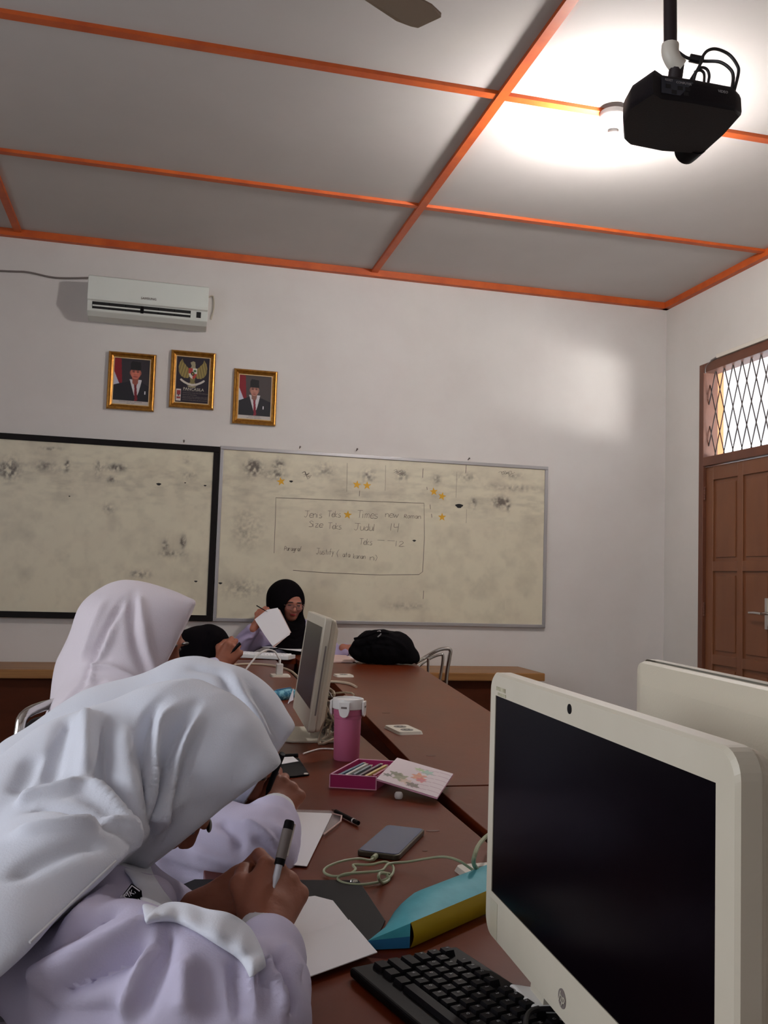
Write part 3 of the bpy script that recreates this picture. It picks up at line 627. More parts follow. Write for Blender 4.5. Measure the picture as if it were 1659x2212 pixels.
px_, py_ = pj(1455, 150, zp+.2).x, pj(1455, 150, zp+.2).y
pt = pj(1447, 60, 2.75); mp = Vector((pt.x, pt.y, 0)); zt_ = zp+.12
pt2 = onY(1456, 128, mp.y)
pm = empty('projector_pole', (mp.x, mp.y, H), 'dark ceiling pole with a taped white joint holding the projector', 'pole')
MB().tube([(mp.x, mp.y, H), (mp.x, mp.y, 3.1), (mp.x-.001, mp.y, 2.9), (mp.x+.002, mp.y, pt2.z+.03)], .0175, 14).build('pole_tube', M['pole'], pm, smooth=True)
MB().lathe((mp.x, mp.y, H), [(.06, -.001), (.06, -.01), (.02, -.015)], 20).build('ceiling_flange', M['pole'], pm, smooth=True)
j0 = Vector((mp.x+.002, mp.y, pt2.z+.035)); j1 = Vector((pc_.x*.5+mp.x*.5, mp.y*.6+pc_.y*.4, zp+.085))
MB().tube(smooth_path([j0+Vector((0, 0, .004)), j0-Vector((0, 0, .02)), j0-Vector((-.012, .0, .042)), j0-Vector((-.03, 0, .055))], 5), .023, 14).build('taped_joint', M['sock'], pm, smooth=True)
MB().tube([j0-Vector((-.02, 0, .05)), j1, j1-Vector((0, 0, .02))], .02, 12).tube([j1, pc_+Vector((0, 0, .06))], .012, 8).tube([j1, pc_+Vector((.06, .04, .06))], .008, 8).tube([j1, pc_+Vector((-.06, .04, .06))], .008, 8).build('mount_arm', M['pole'], pm, smooth=True)
dj = (j0-CAM).dot(fw)
def cp(x, y, dd=0): return P(x, y, dj+dd)
tag(MB().tube(smooth_path([cp(1460, 108), cp(1478, 122), cp(1495, 128), cp(1520, 132), cp(1555, 134, -.02), cp(1578, 150, -.03), cp(1584, 168, -.03), cp(1580, 196, -.03)], 7), .0045, 8).tube([cp(1490, 125), cp(1518, 131)], .011, 10).build('signal_cable', M['cblack']), 'black cable with ferrite lump arching low behind the projector', 'cable')
tag(MB().tube(smooth_path([cp(1496, 186, .0), cp(1502, 160, -.01), cp(1512, 140, -.02), cp(1516, 126, -.02), cp(1528, 110, -.02), cp(1548, 106, -.02), cp(1575, 118, -.02), cp(1592, 140, -.03), cp(1595, 158, -.03), cp(1586, 196, -.03)], 7), .0042, 8).build('power_cable', M['cblack']), 'black cable in the tallest loop above the projector', 'cable')
tag(MB().tube(smooth_path([cp(1485, 184), cp(1503, 156), cp(1515, 146), cp(1527, 150), cp(1532, 164), cp(1528, 186)], 7), .004, 8).tube(smooth_path([cp(1500, 156), cp(1512, 152), cp(1521, 160), cp(1520, 186)], 7), .004, 8).build('coiled_lead', M['cblack']), 'short coiled black lead beside the projector joint', 'cable')
# ================================================================== the tables
TZ = .75
def t(x, y, z=TZ): return onZ(x, y, z)
def table(label, pts, group=None, legs=True):
    c = sum(pts, Vector())/len(pts); r = empty('conference_table', (c.x, c.y, 0), label, 'table', 'segments of the conference table')
    top = [Vector((p.x, p.y, TZ-.03)) for p in pts]
    MB().prism(top, (0, 0, .03)).build('table_top', M['table'], r, bevel=.002)
    ins = [Vector((max(c.x+(p.x-c.x)*.985, .42 if pts[0].x > .05 and pts[0].x < .15 else -9), c.y+(p.y-c.y)*.99, TZ-.45)) for p in pts]
    MB().prism(ins, (0, 0, .42)).build('apron', M['tedge'], r)
    for p in pts:
        q = Vector((max(c.x+(p.x-c.x)*.9, .46) if pts[0].x > .05 and pts[0].x < .15 else c.x+(p.x-c.x)*.9, c.y+(p.y-c.y)*.93, 0)); MB().box((q.x-.03, q.y-.03, 0), (q.x+.03, q.y+.03, TZ-.45)).build('leg', M['tedge'], r)
    return r
def lx_(p, q, y): return p.x+(q.x-p.x)*(y-p.y)/(q.y-p.y)
l1, l2 = t(1043, 1812), t(778, 1588)         # channel, left side
r1, r2 = t(954, 1713), t(745, 1499)          # channel, right side
e1, e2 = t(1045, 1528), t(903, 1437)
def V3(x, y): return Vector((x, y, TZ))
YE = 5.42
TL_ = table('long red-brown table in front of the bent students, left of the dark channel', [V3(.10, .35), V3(lx_(l1, l2, .35), .35), V3(lx_(l1, l2, 2.6), 2.6), V3(.70, YE), V3(.10, YE)])
ys = t(1010, 1697).y
TR_ = table('wide red-brown table right of the dark channel, reaching to the backpack', [V3(lx_(r1, r2, ys+.006), ys+.006), V3(lx_(e1, e2, ys+.006), ys+.006), V3(e2.x+.03, e2.y+.25), V3(e2.x+.02, 5.80), V3(.84, 5.80), V3(.84, 4.4)])
rn = lambda y: lx_(l1, l2, y)+.028
table('near red-brown table behind the big computer, divided by a seam from the far one', [V3(rn(.35), .35), V3(1.2, .35), V3(1.22, ys-.006), V3(lx_(r1, r2, ys-.006), ys-.006), V3(rn(1.8), 1.8)])
table('short red-brown table under the white keyboard and loose sheets, across the far end', [V3(-.1, 5.5), V3(.83, 5.5), V3(.83, 5.80), V3(-.1, 5.80)])
# marks on the tops
def blot(px, py, a, b, m, name, rot=0):
    c = t(px, py); return MB().prism([c+Vector((math.cos(k)*a*math.cos(rot)-math.sin(k)*b*math.sin(rot), math.cos(k)*a*math.sin(rot)+math.sin(k)*b*math.cos(rot), 0)) for k in [i*math.pi/8 for i in range(16)]], (0, 0, .0006))
# ------------------------------------------------------------------ sockets in the tables
def socket(label, px, py, wx, wy, rot, holes):
    c = t(px, py); r = empty('table_socket', c, label, 'socket', 'power sockets set in the tables'); r.rotation_euler.z = rot
    R_ = Matrix.Translation(c)@Matrix.Rotation(rot, 4, 'Z')
    mb = MB(); pts = rounded(wx, wy, .012, 4)
    a = [R_@Vector((x, y, 0)) for x, y in pts]; b = [R_@Vector((x*.93, y*.93, .009)) for x, y in pts]
    va = [mb.bm.verts.new(p) for p in a]; vb = [mb.bm.verts.new(p) for p in b]
    for i in range(len(pts)): mb.bm.faces.new((va[i], va[(i+1) % len(pts)], vb[(i+1) % len(pts)], vb[i]))
    mb.bm.faces.new(vb); mb.bm.faces.new(va[::-1]); mb.build('plate', M['sock'], r)
    for hx, hy in holes:
        q = R_@Vector((hx, hy, .0088)); MB().lathe(q, [(.021, 0), (.021, .001), (.016, .0012)], 20).build('outlet', M['hole'], r)
        for s in (-1, 1): MB().lathe(q+Vector((.007*s, 0, .0011)), [(.0028, 0), (.0028, .0006)], 8).build('pin_hole', M['dark'], r.children[-1] if False else r)
    return r
socket('double cream socket in the right table, behind the pink pencil box', 871, 1579, .085, .15, math.radians(6), [(0, .03), (0, -.032)])
socket('cream socket in the far part of the right table, beyond the tall tilted computer', 742, 1461, .09, .09, .05, [(0, 0)])
s3 = socket('cream socket with a white charger plugged in, in front of the white keyboard', 605, 1461, .095, .095, .0, [])
socket('cream socket beside the near computer with the mint cable plugged in', 1068, 1904, .085, .15, math.radians(6), [(0, .03), (0, -.032)])
c3 = t(603, 1461)
ch = empty('wall_charger', c3, 'white charger plug standing upright in the far left table socket', 'charger')
MB().box(c3+Vector((-.017, -.013, .009)), c3+Vector((.017, .013, .062)), bev=.004).build('charger_body', M['white'], ch)
MB().lathe(c3+Vector((0, 0, .062)), [(.006, 0), (.006, .02), (.004, .024)], 10).build('plug_sleeve', M['white'], ch, smooth=True)
d3 = (c3-CAM).dot(fw)
tag(MB().tube(smooth_path([c3+Vector((0, 0, .085)), P(602, 1422, d3), P(594, 1408, d3), P(578, 1404, d3), P(560, 1412, d3-.05), P(545, 1428, d3-.1), P(529, 1449, d3-.15)], 8), .0045, 8).build('charging_cable', M['cwhite']), 'white charging cable arching up from the charger plug', 'cable')
tag(MB().tube(smooth_path([t(505, 1436, TZ+.005), t(545, 1434, TZ+.005), t(590, 1438, TZ+.005), t(625, 1448, TZ+.005), t(643, 1462, TZ+.005)], 8), .006, 8).build('power_cable', M['ccream']), 'thick cream cable lying behind the charger plug', 'cable')
tag(MB().tube(smooth_path([t(700, 1472, TZ+.005), t(730, 1473, TZ+.006), t(755, 1477, TZ+.006), t(770, 1484, TZ+.005)], 8), .006, 8).build('power_cable', M['ccream']), 'short cream cable end lying right of the tall tilted computer', 'cable')
# ------------------------------------------------------------------ all-in-one computers
def aio(label, O, U, V, w, h, scr, scr_m, foot, badge=None, cam_dot=False, cpos=None, extra=True, rad=.022):
    """O = bottom-left corner of the front as its user sees it"""
    U = U.normalized(); V = V.normalized(); N = U.cross(V).normalized()
    r = empty('all_in_one_computer', Vector((O.x+U.x*w/2, O.y+U.y*w/2, TZ)), label, 'computer')
    def q(u, v, n=0): return O+U*u+V*v+N*n
    out = [(x+w/2, y+h/2) for x, y in rounded(w, h, rad, 6)]
    s0, s1, s2, s3_ = scr      # screen rect u0,u1,v0,v1
    # front bezel with hole: ring between outline and screen rectangle
    mb = MB(); n = len(out)
    inner = []
    for x, y in out:
        inner.append((min(max(x, s0), s1), min(max(y, s2), s3_)))
    # snap to the rectangle: project corner-ward
    per = [(s1, s3_)]*7+[(s0, s3_)]*7+[(s0, s2)]*7+[(s1, s2)]*7
    fo = [mb.bm.verts.new(q(x, y, -.003)) for x, y in out]
    fo2 = [mb.bm.verts.new(q(x+(w/2-x)*.012, y+(h/2-y)*.018, 0)) for x, y in out]
    bk = [mb.bm.verts.new(q(x, y, -.02)) for x, y in out]
    fi = {}
    def vi(p, n_):
        k = (round(p[0], 5), round(p[1], 5), n_)
        if k not in fi: fi[k] = mb.bm.verts.new(q(p[0], p[1], n_))
        return fi[k]
    for i in range(n):
        j = (i+1) % n
        mb.bm.faces.new((fo[i], fo[j], fo2[j], fo2[i])); mb.bm.faces.new((bk[i], bk[j], fo[j], fo[i]))
        a, b = vi(per[i], 0), vi(per[j], 0)
        mb.bm.faces.new((fo2[i], fo2[j], b, a) if a is not b else (fo2[i], fo2[j], a))
    cs = [(s0, s2), (s1, s2), (s1, s3_), (s0, s3_)]
    for i in range(4):
        a, b = cs[i], cs[(i+1) % 4]; mb.bm.faces.new((vi(a, 0), vi(b, 0), vi(b, -.003), vi(a, -.003)))
    mb.build('front_bezel', M['plasw'], r)
    # rear shell
    mb = MB(); rings = []
    for k, (sc_, dn) in enumerate(((.985, -.018), (.985, -.026), (.97, -.034), (.80, -.05), (.55, -.058))):
        rings.append([mb.bm.verts.new(q(w/2+(x-w/2)*sc_, h/2+(y-h/2)*sc_, dn)) for x, y in out])
    for A, B in zip(rings, rings[1:]):
        for i in range(n): mb.bm.faces.new((A[i], A[(i+1) % n], B[(i+1) % n], B[i]))
    mb.bm.faces.new(rings[0][::-1]); mb.bm.faces.new(rings[-1]); mb.build('rear_shell', M['plasb'], r)
    MB().prism([q(s0, s2, -.004), q(s1, s2, -.004), q(s1, s3_, -.004), q(s0, s3_, -.004)], N*.003).build('screen', M[scr_m], r)
    if cpos: 
        MB().lathe(q(cpos[0], cpos[1], -.0005), [(.0052, 0), (.0052, .0011), (.003, .0013)], 20, axis=N).build('webcam', M['black'], r)
    if badge:
        bo = MB().lathe(q(badge[0], badge[1], -.0005), [(.0095, 0), (.0095, .0012)], 28, axis=N).build('badge', M['cgrey'], r)
        text_mesh('hp', .015, q(badge[0], badge[1]+.001, .0012), U, V, M['plasw'], 'badge_lettering', r, .0002, shear=.35)
    if foot:
        f = Vector((O.x+U.x*w/2, O.y+U.y*w/2, TZ))-Vector((N.x, N.y, 0)).normalized()*.03; Nh = Vector((N.x, N.y, 0)).normalized(); Uh = Vector((U.x, U.y, 0)).normalized()
        pl = [f+Uh*a*1.0+Nh*b for a, b in [(x, y) for x, y in rounded(.26, .2, .06, 6)]]
        MB().prism(pl, (0, 0, .008)).build('foot_plate', M['plasw'], r, bevel=.003)
        top = q(w/2, .10, -.045); b0 = f+Vector((0, 0, .008))-Nh*.03
        MB().prism([b0-Uh*.05, b0+Uh*.05, b0+Uh*.05+Nh*.03, b0-Uh*.05+Nh*.03], top-b0).build('stand_neck', M['plasw'], r)
    return r, q, U, V, N
sA = Vector((.431, 1.130, 1.096)); sB = Vector((.414, .622, 1.096)); U1 = (sB-sA).normalized(); V1 = Vector((0, 0, 1))
w1, h1 = .508+.022+.028, .249+.029+.052
O1 = sA-U1*.022+Vector((0, 0, .029-h1))
m1, q1, u_, v_, n_1 = aio('big white computer with black screen in the right foreground', O1, U1, V1, w1, h1, (.022, .53, .056, .301), 'screen', False, badge=(.252, .024), cpos=(.258, .317))
# rear strut instead of a foot plate, and the tape residue on its front
MB().prism([q1(.1, .06, -.05), q1(w1-.1, .06, -.05), q1(w1-.1, -.04, -.16), q1(.1, -.04, -.16)], n_1*-.01).build('rear_strut', M['plasb'], m1)
for u0 in (.12, w1-.16): MB().prism([q1(u0, .01, -.02), q1(u0+.04, .01, -.02), q1(u0+.04, -.043, -.015), q1(u0, -.043, -.015)], n_1*-.02).build('front_foot', M['plasw'], m1)
tp = MB(); 
for (a, b, c, d) in ((.026, .308, .06, .313), (.032, .302, .062, .306)): tp.prism([q1(a, b, .0003), q1(c, b, .0003), q1(c, d, .0003), q1(a, d, .0003)], n_1*.0003)
tp.build('tape_residue', M['grime'], m1)
MB().prism([q1(.022, .004, .0002), q1(.048, .004, .0002), q1(.048, .048, .0002), q1(.022, .048, .0002)], n_1*.0003).build('sticker_trace', mat('clear_tape', (188, 180, 160), .3), m1)
# second computer, leaning back, seen almost edge-on
nb = t(664, 1583, .80); fb = t(632, 1529, .80); U2 = (nb-fb).normalized()
rr_ = ray(703, 1334); T2 = CAM+rr_*((nb-CAM).dot(U2)/rr_.dot(U2)); V2 = (T2-nb).normalized(); h2 = (T2-nb).length; w2 = (nb-fb).length
m2, q2, u2_, v2_, n2_ = aio('tall white computer leaning back, seen nearly edge-on behind the pink tumbler', fb, U2, V2, w2, h2, (.02, w2-.03, .062, h2-.03), 'screen2', True, rad=.012)
MB().prism([q2(w2+.001, .05, -.012), q2(w2+.001, h2-.08, -.012), q2(w2+.001, h2-.08, -.016), q2(w2+.001, .05, -.016)], U2*.001).build('side_groove', M['cgrey'], m2)
# third computer, its back to us
zt3 = 1.13; a3 = onZ(1372, 1422, zt3); b3 = onZ(1659, 1483, zt3); U3 = (a3-b3).normalized(); w3 = .54; h3 = .335
O3 = a3-U3*w3-Vector((0, 0, h3))
N3 = U3.cross(Vector((0, 0, 1)))
O3 = O3+N3*.034
m3, q3, *_ = aio('white computer seen from behind at the right edge', O3, U3, Vector((0, 0, 1)), w3, h3, (.02, w3-.02, .05, h3-.03), 'screen', False, rad=.015)
MB().prism([q3(.14, .16, -.056), q3(w3-.14, .16, -.056), q3(w3-.14, .0, -.066), q3(.14, .0, -.066)], N3*-.012).build('stand_box', M['plasb'], m3)
MB().prism([q3(.18, .02, -.066), q3(w3-.18, .02, -.066), q3(w3-.18, -.045, -.10), q3(.18, -.045, -.10)], N3*-.01).build('stand_foot', M['cgrey'], m3)
# ------------------------------------------------------------------ keyboards
kz = TZ+.004
kA = t(792, 2074, TZ+.018); kB = t(986, 2036, TZ+.018); kC = t(1096, 2178, TZ+.018)
kx = (kB-kA).normalized(); ky = (kC-kB); ky = (ky-kx*ky.dot(kx)).normalized()     # kx: space row -> function row, ky: toward the camera
kA = kA-kx*.024
KL, KW = .455, (kB-kA).length
kbd = empty('keyboard', kA+kx*KW/2+ky*KL/2-Vector((0, 0, .018)), 'black keyboard in front of the big computer at the bottom edge', 'keyboard')
def kq(a, b, z): p = kA+kx*a+ky*b; return Vector((p.x, p.y, TZ+z))
MB().prism([kq(0, 0, .002), kq(KW, 0, .002), kq(KW, KL, .002), kq(0, KL, .002)], (0, 0, .012)).build('keyboard_case', M['black'], kbd, bevel=.004)
proto = None; row_h = .0192; r0 = .026
rows_k = [[(0, 1.3), (1.3, 1.2), (2.6, 1.2), (3.8, 6.2), (10.1, 1.2), (11.4, 1.2), (12.7, 1.2)], [(0, 2.2)]+[(2.3+i, 1) for i in range(10)]+[(12.3, 2.6)], [(0, 1.7)]+[(1.8+i, 1) for i in range(11)]+[(12.8, 2.1)], [(0, 1.4)]+[(1.5+i, 1) for i in range(13)], [(i, 1) for i in range(13)]+[(13, 1.9)], [(0, 1)]+[(2+i, 1) for i in range(4)]+[(6.5+i, 1) for i in range(4)]+[(11+i, 1) for i in range(4)]]
lr = random.Random(3)
for ri, row in enumerate(rows_k):
    a0_ = r0+ri*row_h; 
    if a0_+row_h > KW-.002: break
    for (s, l) in row:
        b0_ = .012+s*.0192; b1_ = b0_+l*.0192-.0032; aa, ab = a0_, a0_+row_h-.0032
        mb = MB(); lo = [mb.bm.verts.new(kq(x, y, .013)) for x, y in ((aa, b0_), (ab, b0_), (ab, b1_), (aa, b1_))]
        hi = [mb.bm.verts.new(kq(x, y, .0205+.0012*(ri/5))) for x, y in ((aa+.0018, b0_+.0018), (ab-.0018, b0_+.0018), (ab-.0018, b1_-.0018), (aa+.0018, b1_-.0018))]
        for i in range(4): mb.bm.faces.new((lo[i], lo[(i+1) % 4], hi[(i+1) % 4], hi[i]))
        mb.bm.faces.new(hi); ko = mb.build('key', M['key'], kbd)
        if l < 1.5 and ri > 0:
            chs = 'QWERTYUIOPASDFGHJKLZXCVBNM1234567890'; cc = kq(aa+.009, b0_+.006, .0211+.0012*(ri/5))
            text_mesh(chs[lr.randrange(36)], .0052, cc, ky, kx, M['keyl'], 'legend', ko, .0001)
ck = empty('keyboard', t(563, 1424), 'small white keyboard in front of the woman in black headscarf', 'keyboard')
kb0, kb1 = t(512, 1424), t(609, 1429); kd = (kb1-kb0).normalized(); ke = Vector((-kd.y, kd.x, 0)); kb0 = kb0-kd*.1+ke*.09; Lk = (kb1-kb0).length
kk = lambda a, b, z: Vector(((kb0+kd*a+ke*b).x, (kb0+kd*a+ke*b).y, TZ+z))
MB().prism([kk(0, 0, .001), kk(Lk, 0, .001), kk(Lk, .14, .001), kk(0, .14, .001)], (0, 0, .022)).build('keyboard_case', M['white'], ck, bevel=.003)
mb = MB()
for i in range(5):
    for j in range(int(Lk/.02)-1): 
        c = kk(.01+j*.02, .012+i*.024, .023); mb.box(c, c+Vector((.016, .019, .006)))
mb.build('keys', M['paper'], ck)
# ------------------------------------------------------------------ papers
def sheet(name, pts, label, cat, m='paper', z=TZ+.002, th=.0012, group=None, sag=0, parent=None):
    p3 = [Vector((p.x, p.y, z)) for p in pts]
    o = MB().prism(p3, (0, 0, th)).build(name, M[m], parent)
    return tag(o, label, cat, group) if label else o
# folded sheet under the near writing hand: two leaves with a crease
fz = TZ+.010
fo_ = empty('folder', t(640, 1960, TZ), 'black folder lying open under the near student\'s paper', 'folder')
MB().prism([t(370, 1925, TZ+.001), t(420, 1903, TZ+.001), t(775, 1905, TZ+.001), t(832, 1992, TZ+.001), t(800, 2062, TZ+.001), t(560, 2110, TZ+.001)], (0, 0, .003)).build('folder_cover', M['folder'], fo_, bevel=.001)
ct = t(764, 1903, TZ+.004); MB().lathe(ct, [(.007, 0), (.006, .002), (.002, .003)], 16).build('snap_button', M['chrome'], fo_, smooth=True)
def ppaint(u, v): return np.ones(u.shape+(3,))*np.array((232., 230, 236))
pp = empty('paper_sheet', t(700, 2030, TZ+.005), 'creased white paper under the near student\'s pen', 'paper')
mb = MB()
z_ = TZ+.0065; A_ = [t(*q, z_) for q in ((560, 1958), (682, 1937), (719, 1945))]; 
pa = t(566, 1950, z_); pb = t(680, 1935, z_+.002); pc2 = t(719, 1945, z_+.002); pd = t(755, 1990, z_+.008); pe = t(815, 2060, z_+.002); pf = t(655, 2118, z_); pg = t(560, 2135, z_); ph = t(600, 2040, z_+.004)
mb.bm.faces.new([mb.bm.verts.new(p) for p in (pa, pb, pc2, pd, ph)]); 
o_ = mb.build('upper_leaf', M['paper'], pp)
mb = MB(); mb.bm.faces.new([mb.bm.verts.new(p+Vector((0, 0, .001))) for p in (ph, pd, pe, pf, pg)]); mb.build('lower_leaf', M['paper'], pp)
for o_ in pp.children:
    s_ = o_.modifiers.new('solid', 'SOLIDIFY'); s_.thickness = .0012
text_mesh('------', .006, t(647, 1948, z_+.004), (1, .1, 0), (-.1, 1, 0), M['ink'], 'printed_line', pp, .0001)
p2 = empty('paper_sheet', t(670, 1810), 'white paper in a clear sleeve beside the second student\'s cuff', 'paper')
MB().prism([t(600, 1762, TZ+.003), t(643, 1755, TZ+.003), t(718, 1758, TZ+.003), t(663, 1872, TZ+.003), t(620, 1868, TZ+.003), t(560, 1850, TZ+.003)], (0, 0, .001)).build('white_sheet', M['paper'], p2)
cl = mat('clear_plastic_sleeve', (214, 200, 200), .15, alpha=.35)
MB().prism([t(600, 1757, TZ+.001), t(640, 1750, TZ+.001), t(712, 1752, TZ+.001), t(741, 1762, TZ+.001), t(737, 1775, TZ+.001), t(695, 1805, TZ+.001), t(640, 1860, TZ+.001)], (0, 0, .0015)).build('clear_sleeve', cl, p2)
MB().tube([t(718, 1757, TZ+.005), t(738, 1762, TZ+.008), t(736, 1774, TZ+.006), t(700, 1802, TZ+.004)], .0016, 6).build('sleeve_edge', M['paperp'], p2)
# far papers
f2_ = empty('folder', t(630, 1668), 'small black folder with a sheet in it beside the foot of the tilted computer', 'folder')
MB().prism([t(560, 1685, TZ+.001), t(575, 1652, TZ+.001), t(645, 1640, TZ+.001), t(668, 1675, TZ+.001), t(640, 1679, TZ+.001)], (0, 0, .004)).build('folder_cover', M['folder'], f2_, bevel=.001)
MB().prism([t(596, 1650, TZ+.006), t(604, 1634, TZ+.006), t(632, 1634, TZ+.006), t(645, 1645, TZ+.006), t(610, 1651, TZ+.006)], (0, 0, .001)).build('inserted_sheet', M['paper'], f2_)
MB().lathe(t(661, 1672, TZ+.005), [(.006, 0), (.005, .002)], 12).build('snap_button', M['sock'], f2_)
sheet('paper_sheet', [t(573, 1406), t(640, 1400), t(652, 1410), t(650, 1418), t(618, 1414)], 'white loose sheet between the white keyboard and the tall computer', 'paper', z=TZ+.03)
sheet('paper_sheet', [t(588, 1402), t(612, 1409), t(590, 1412), t(560, 1408)], 'thin white sheet lying on the back edge of the white keyboard', 'paper', z=TZ+.034)
sheet('notebook', [t(700, 1432), t(704, 1416), t(738, 1414), t(768, 1429), t(762, 1432)], 'pinkish open notebook right of the tall tilted computer', 'notebook', 'paperp', th=.008)
sheet('paper_sheet', [t(742, 1418), t(752, 1417), t(777, 1431), t(770, 1433)], 'narrow white sheet sticking out beside the pinkish notebook', 'paper', z=TZ+.004)
shc = empty('paper_sheet', t(627, 1520), 'white paper corner propped behind the tall tilted computer', 'paper')
dd = (t(640, 1530)-CAM).dot(fw)+.12
MB().prism([P(634, 1486, dd), P(620, 1524, dd), P(626, 1516, dd), P(634, 1512, dd)], (0, .002, 0)).build('paper_corner', M['paper'], shc)
# ------------------------------------------------------------------ pink tumbler
tc = t(748, 1640); tb = empty('tumbler', tc, 'pink tumbler with white clip-on lid', 'tumbler')
dt_ = (tc-CAM).dot(fw); r_t = 31*dt_/F_PX; hT = (onY(748, 1516, tc.y)-tc).z
MB().lathe(tc, [(r_t*.86, 0), (r_t*.9, .004), (r_t*.93, hT*.55), (r_t*.94, hT*.72), (r_t*.97, hT*.725), (r_t*.98, hT*.78), (r_t*1.0, hT*.785), (r_t*1.0, hT-.002), (r_t*.9, hT)], 40).build('tumbler_body', M['pink'], tb, smooth=True)
MB().lathe(tc+Vector((0, 0, hT)), [(r_t*1.02, -.018), (r_t*1.08, -.016), (r_t*1.1, .006), (r_t*1.06, .01), (r_t*.95, .011), (r_t*.92, .006), (r_t*.2, .006)], 40).build('lid', M['white'], tb, smooth=True)
for ang in (-115, -25, 65, 155):
    a = math.radians(ang); dx = Vector((math.cos(a), math.sin(a), 0)); sx = Vector((-dx.y, dx.x, 0)); b = tc+dx*r_t*1.07+Vector((0, 0, hT))
    pts = [b+sx*x+Vector((0, 0, z)) for x, z in ((-.015, .004), (.015, .004), (.015, -.018), (.011, -.032), (.004, -.037), (-.004, -.037), (-.011, -.032), (-.015, -.018))]
    c_ = MB().prism(pts, dx*.006).build('clip', M['white'], tb, bevel=.0015)
    MB().prism([b+dx*.0062+sx*x+Vector((0, 0, z)) for x, z in ((-.008, -.008), (.008, -.008), (.008, -.013), (-.008, -.013))], dx*.0006).build('clip_slot', M['cgrey'], c_)
# ------------------------------------------------------------------ pencil box with its lid
b0 = t(712, 1701); b1 = t(812, 1707); bx_ = (b1-b0).normalized(); by_ = Vector((-bx_.y, bx_.x, 0)); BW = (b1-b0).length; BL = .21; BH = .03
# skew so the long side runs like the photographed box
pL = t(774, 1640, TZ+BH); by_ = (Vector((pL.x, pL.y, 0))-Vector((b0.x, b0.y, 0))).normalized(); BL = (Vector((pL.x, pL.y, 0))-Vector((b0.x, b0.y, 0))).length
bc = b0+bx_*BW/2+by_*BL/2
pbx = empty('pencil_box', bc, 'open magenta pencil box full of pencils beside the tumbler', 'pencil box')
def bq(a, b, z): p = b0+bx_*a+by_*b; return Vector((p.x, p.y, TZ+z))
BWW = BW*1.35
mb = MB(); th = .003
def slab(a0, a1, c0, c1, z0, z1): mb.prism([bq(a0, c0, z0), bq(a1, c0, z0), bq(a1, c1, z0), bq(a0, c1, z0)], (0, 0, z1-z0))
slab(0, BW, 0, BL, 0, .003); slab(0, BW, 0, th, .003, BH); slab(0, BW, BL-th, BL, .003, BH); slab(0, th, th, BL-th, .003, BH); slab(BW-th, BW, th, BL-th, .003, BH)
mb.build('tray', M['magenta'], pbx)
mb = MB(); slab(-.0006, BW+.0006, -.0006, th, BH, BH+.0012); slab(-.0006, th, 0, BL, BH, BH+.0012); slab(-.0006, BW+.0006, BL-th, BL, BH, BH+.0012); slab(-.0012, .001, -.0012, .001, 0, BH); slab(BW-.001, BW+.0012, -.0012, .001, 0, BH); slab(0, BW, -.0015, 0, 0, .0015)
mb.build('worn_edges', M['pinkw'], pbx)
# lid leaning half off the box, printed with flowers
zl = TZ+BH+.004
LA = t(858, 1640, zl+.006); LB = t(979, 1675, zl-.012); LC = t(936, 1722, zl-.026); LD = t(813, 1686, zl-.004)
def lidp(u, v):
    col = np.ones(u.shape+(3,))*np.array((222., 208, 212))
    for cx, cy, rx, ry, c in ((.30, .30, .10, .12, (150, 148, 120)), (.42, .22, .09, .08, (212, 186, 170)), (.55, .16, .1, .07, (120, 112, 100)), (.2, .38, .1, .06, (130, 130, 108)), (.55, .5, .1, .13, (220, 150, 118)), (.62, .42, .07, .08, (214, 120, 124)), (.62, .75, .1, .08, (160, 196, 180)), (.48, .78, .08, .05, (178, 196, 150)), (.1, .25, .07, .05, (120, 118, 110))):
        rr = np.hypot((u-cx)/rx, (v-cy)/ry)*(1+.25*np.sin(6*np.arctan2(v-cy, u-cx))); col = mix(col, c, (rr < 1)*.85)
    for k in range(6): col = mix(col, (176, 140, 158), (np.abs(v-(.12+.15*k)-.03*np.sin(u*9)) < .008)*(u > .45)*.7)
    return col
lid = empty('box_lid', (LA+LC)/2, 'white floral lid lying askew over the right end of the pencil box', 'lid')
LCn = LB+LD-LA
lid_m = paint_grid('lid_panel', LD+Vector((0, 0, .004)), LCn-LD, LA-LD, 90, 60, lidp, VC, lid)
MB().prism([LD, LCn, LB, LA], (0, 0, .0032)).build('lid_rim', M['pinkw'], lid)
PCOL = [(150, 62, 30), (66, 74, 60), (44, 42, 46), (180, 150, 60), (64, 58, 92), (120, 30, 70), (50, 84, 110), (188, 186, 180), (90, 100, 110), (70, 30, 60), (200, 170, 90), (160, 60, 80)]
PN = ['orange', 'olive green', 'charcoal', 'mustard', 'violet', 'plum', 'blue', 'silver white', 'steel grey', 'dark purple', 'pale yellow', 'rose']
for i, c in enumerate(PCOL):
    a = .010+(BW-.024)*(i % 6)/5.5+(.004 if i > 5 else 0); z = .015+.009*(i//6); s = random.Random(i).uniform(-.006, .006)
    p0 = bq(a, .012+.01*(i % 3), z); p1 = bq(min(a+.012+s, BW-.008), BL*.86-.012*(i % 3), z+.004)
    dirp = (p1-p0).normalized(); m_ = mat('pencil_paint_'+PN[i].replace(' ', '_'), c, .4)
    r = empty('pencil', p0, '%s pencil lying in the magenta pencil box%s' % (PN[i], ', in the lower layer' if i < 6 else ', on top of the others'), 'pencil', 'pencils in the pencil box')
    MB().tube([p0, p1-dirp*.02], .0046, 6).build('shaft', m_, r)
    MB().tube([p1-dirp*.02, p1-dirp*.005, p1], [.0046, .0016, .0004], 6).build('sharpened_tip', M['plasw'], r)
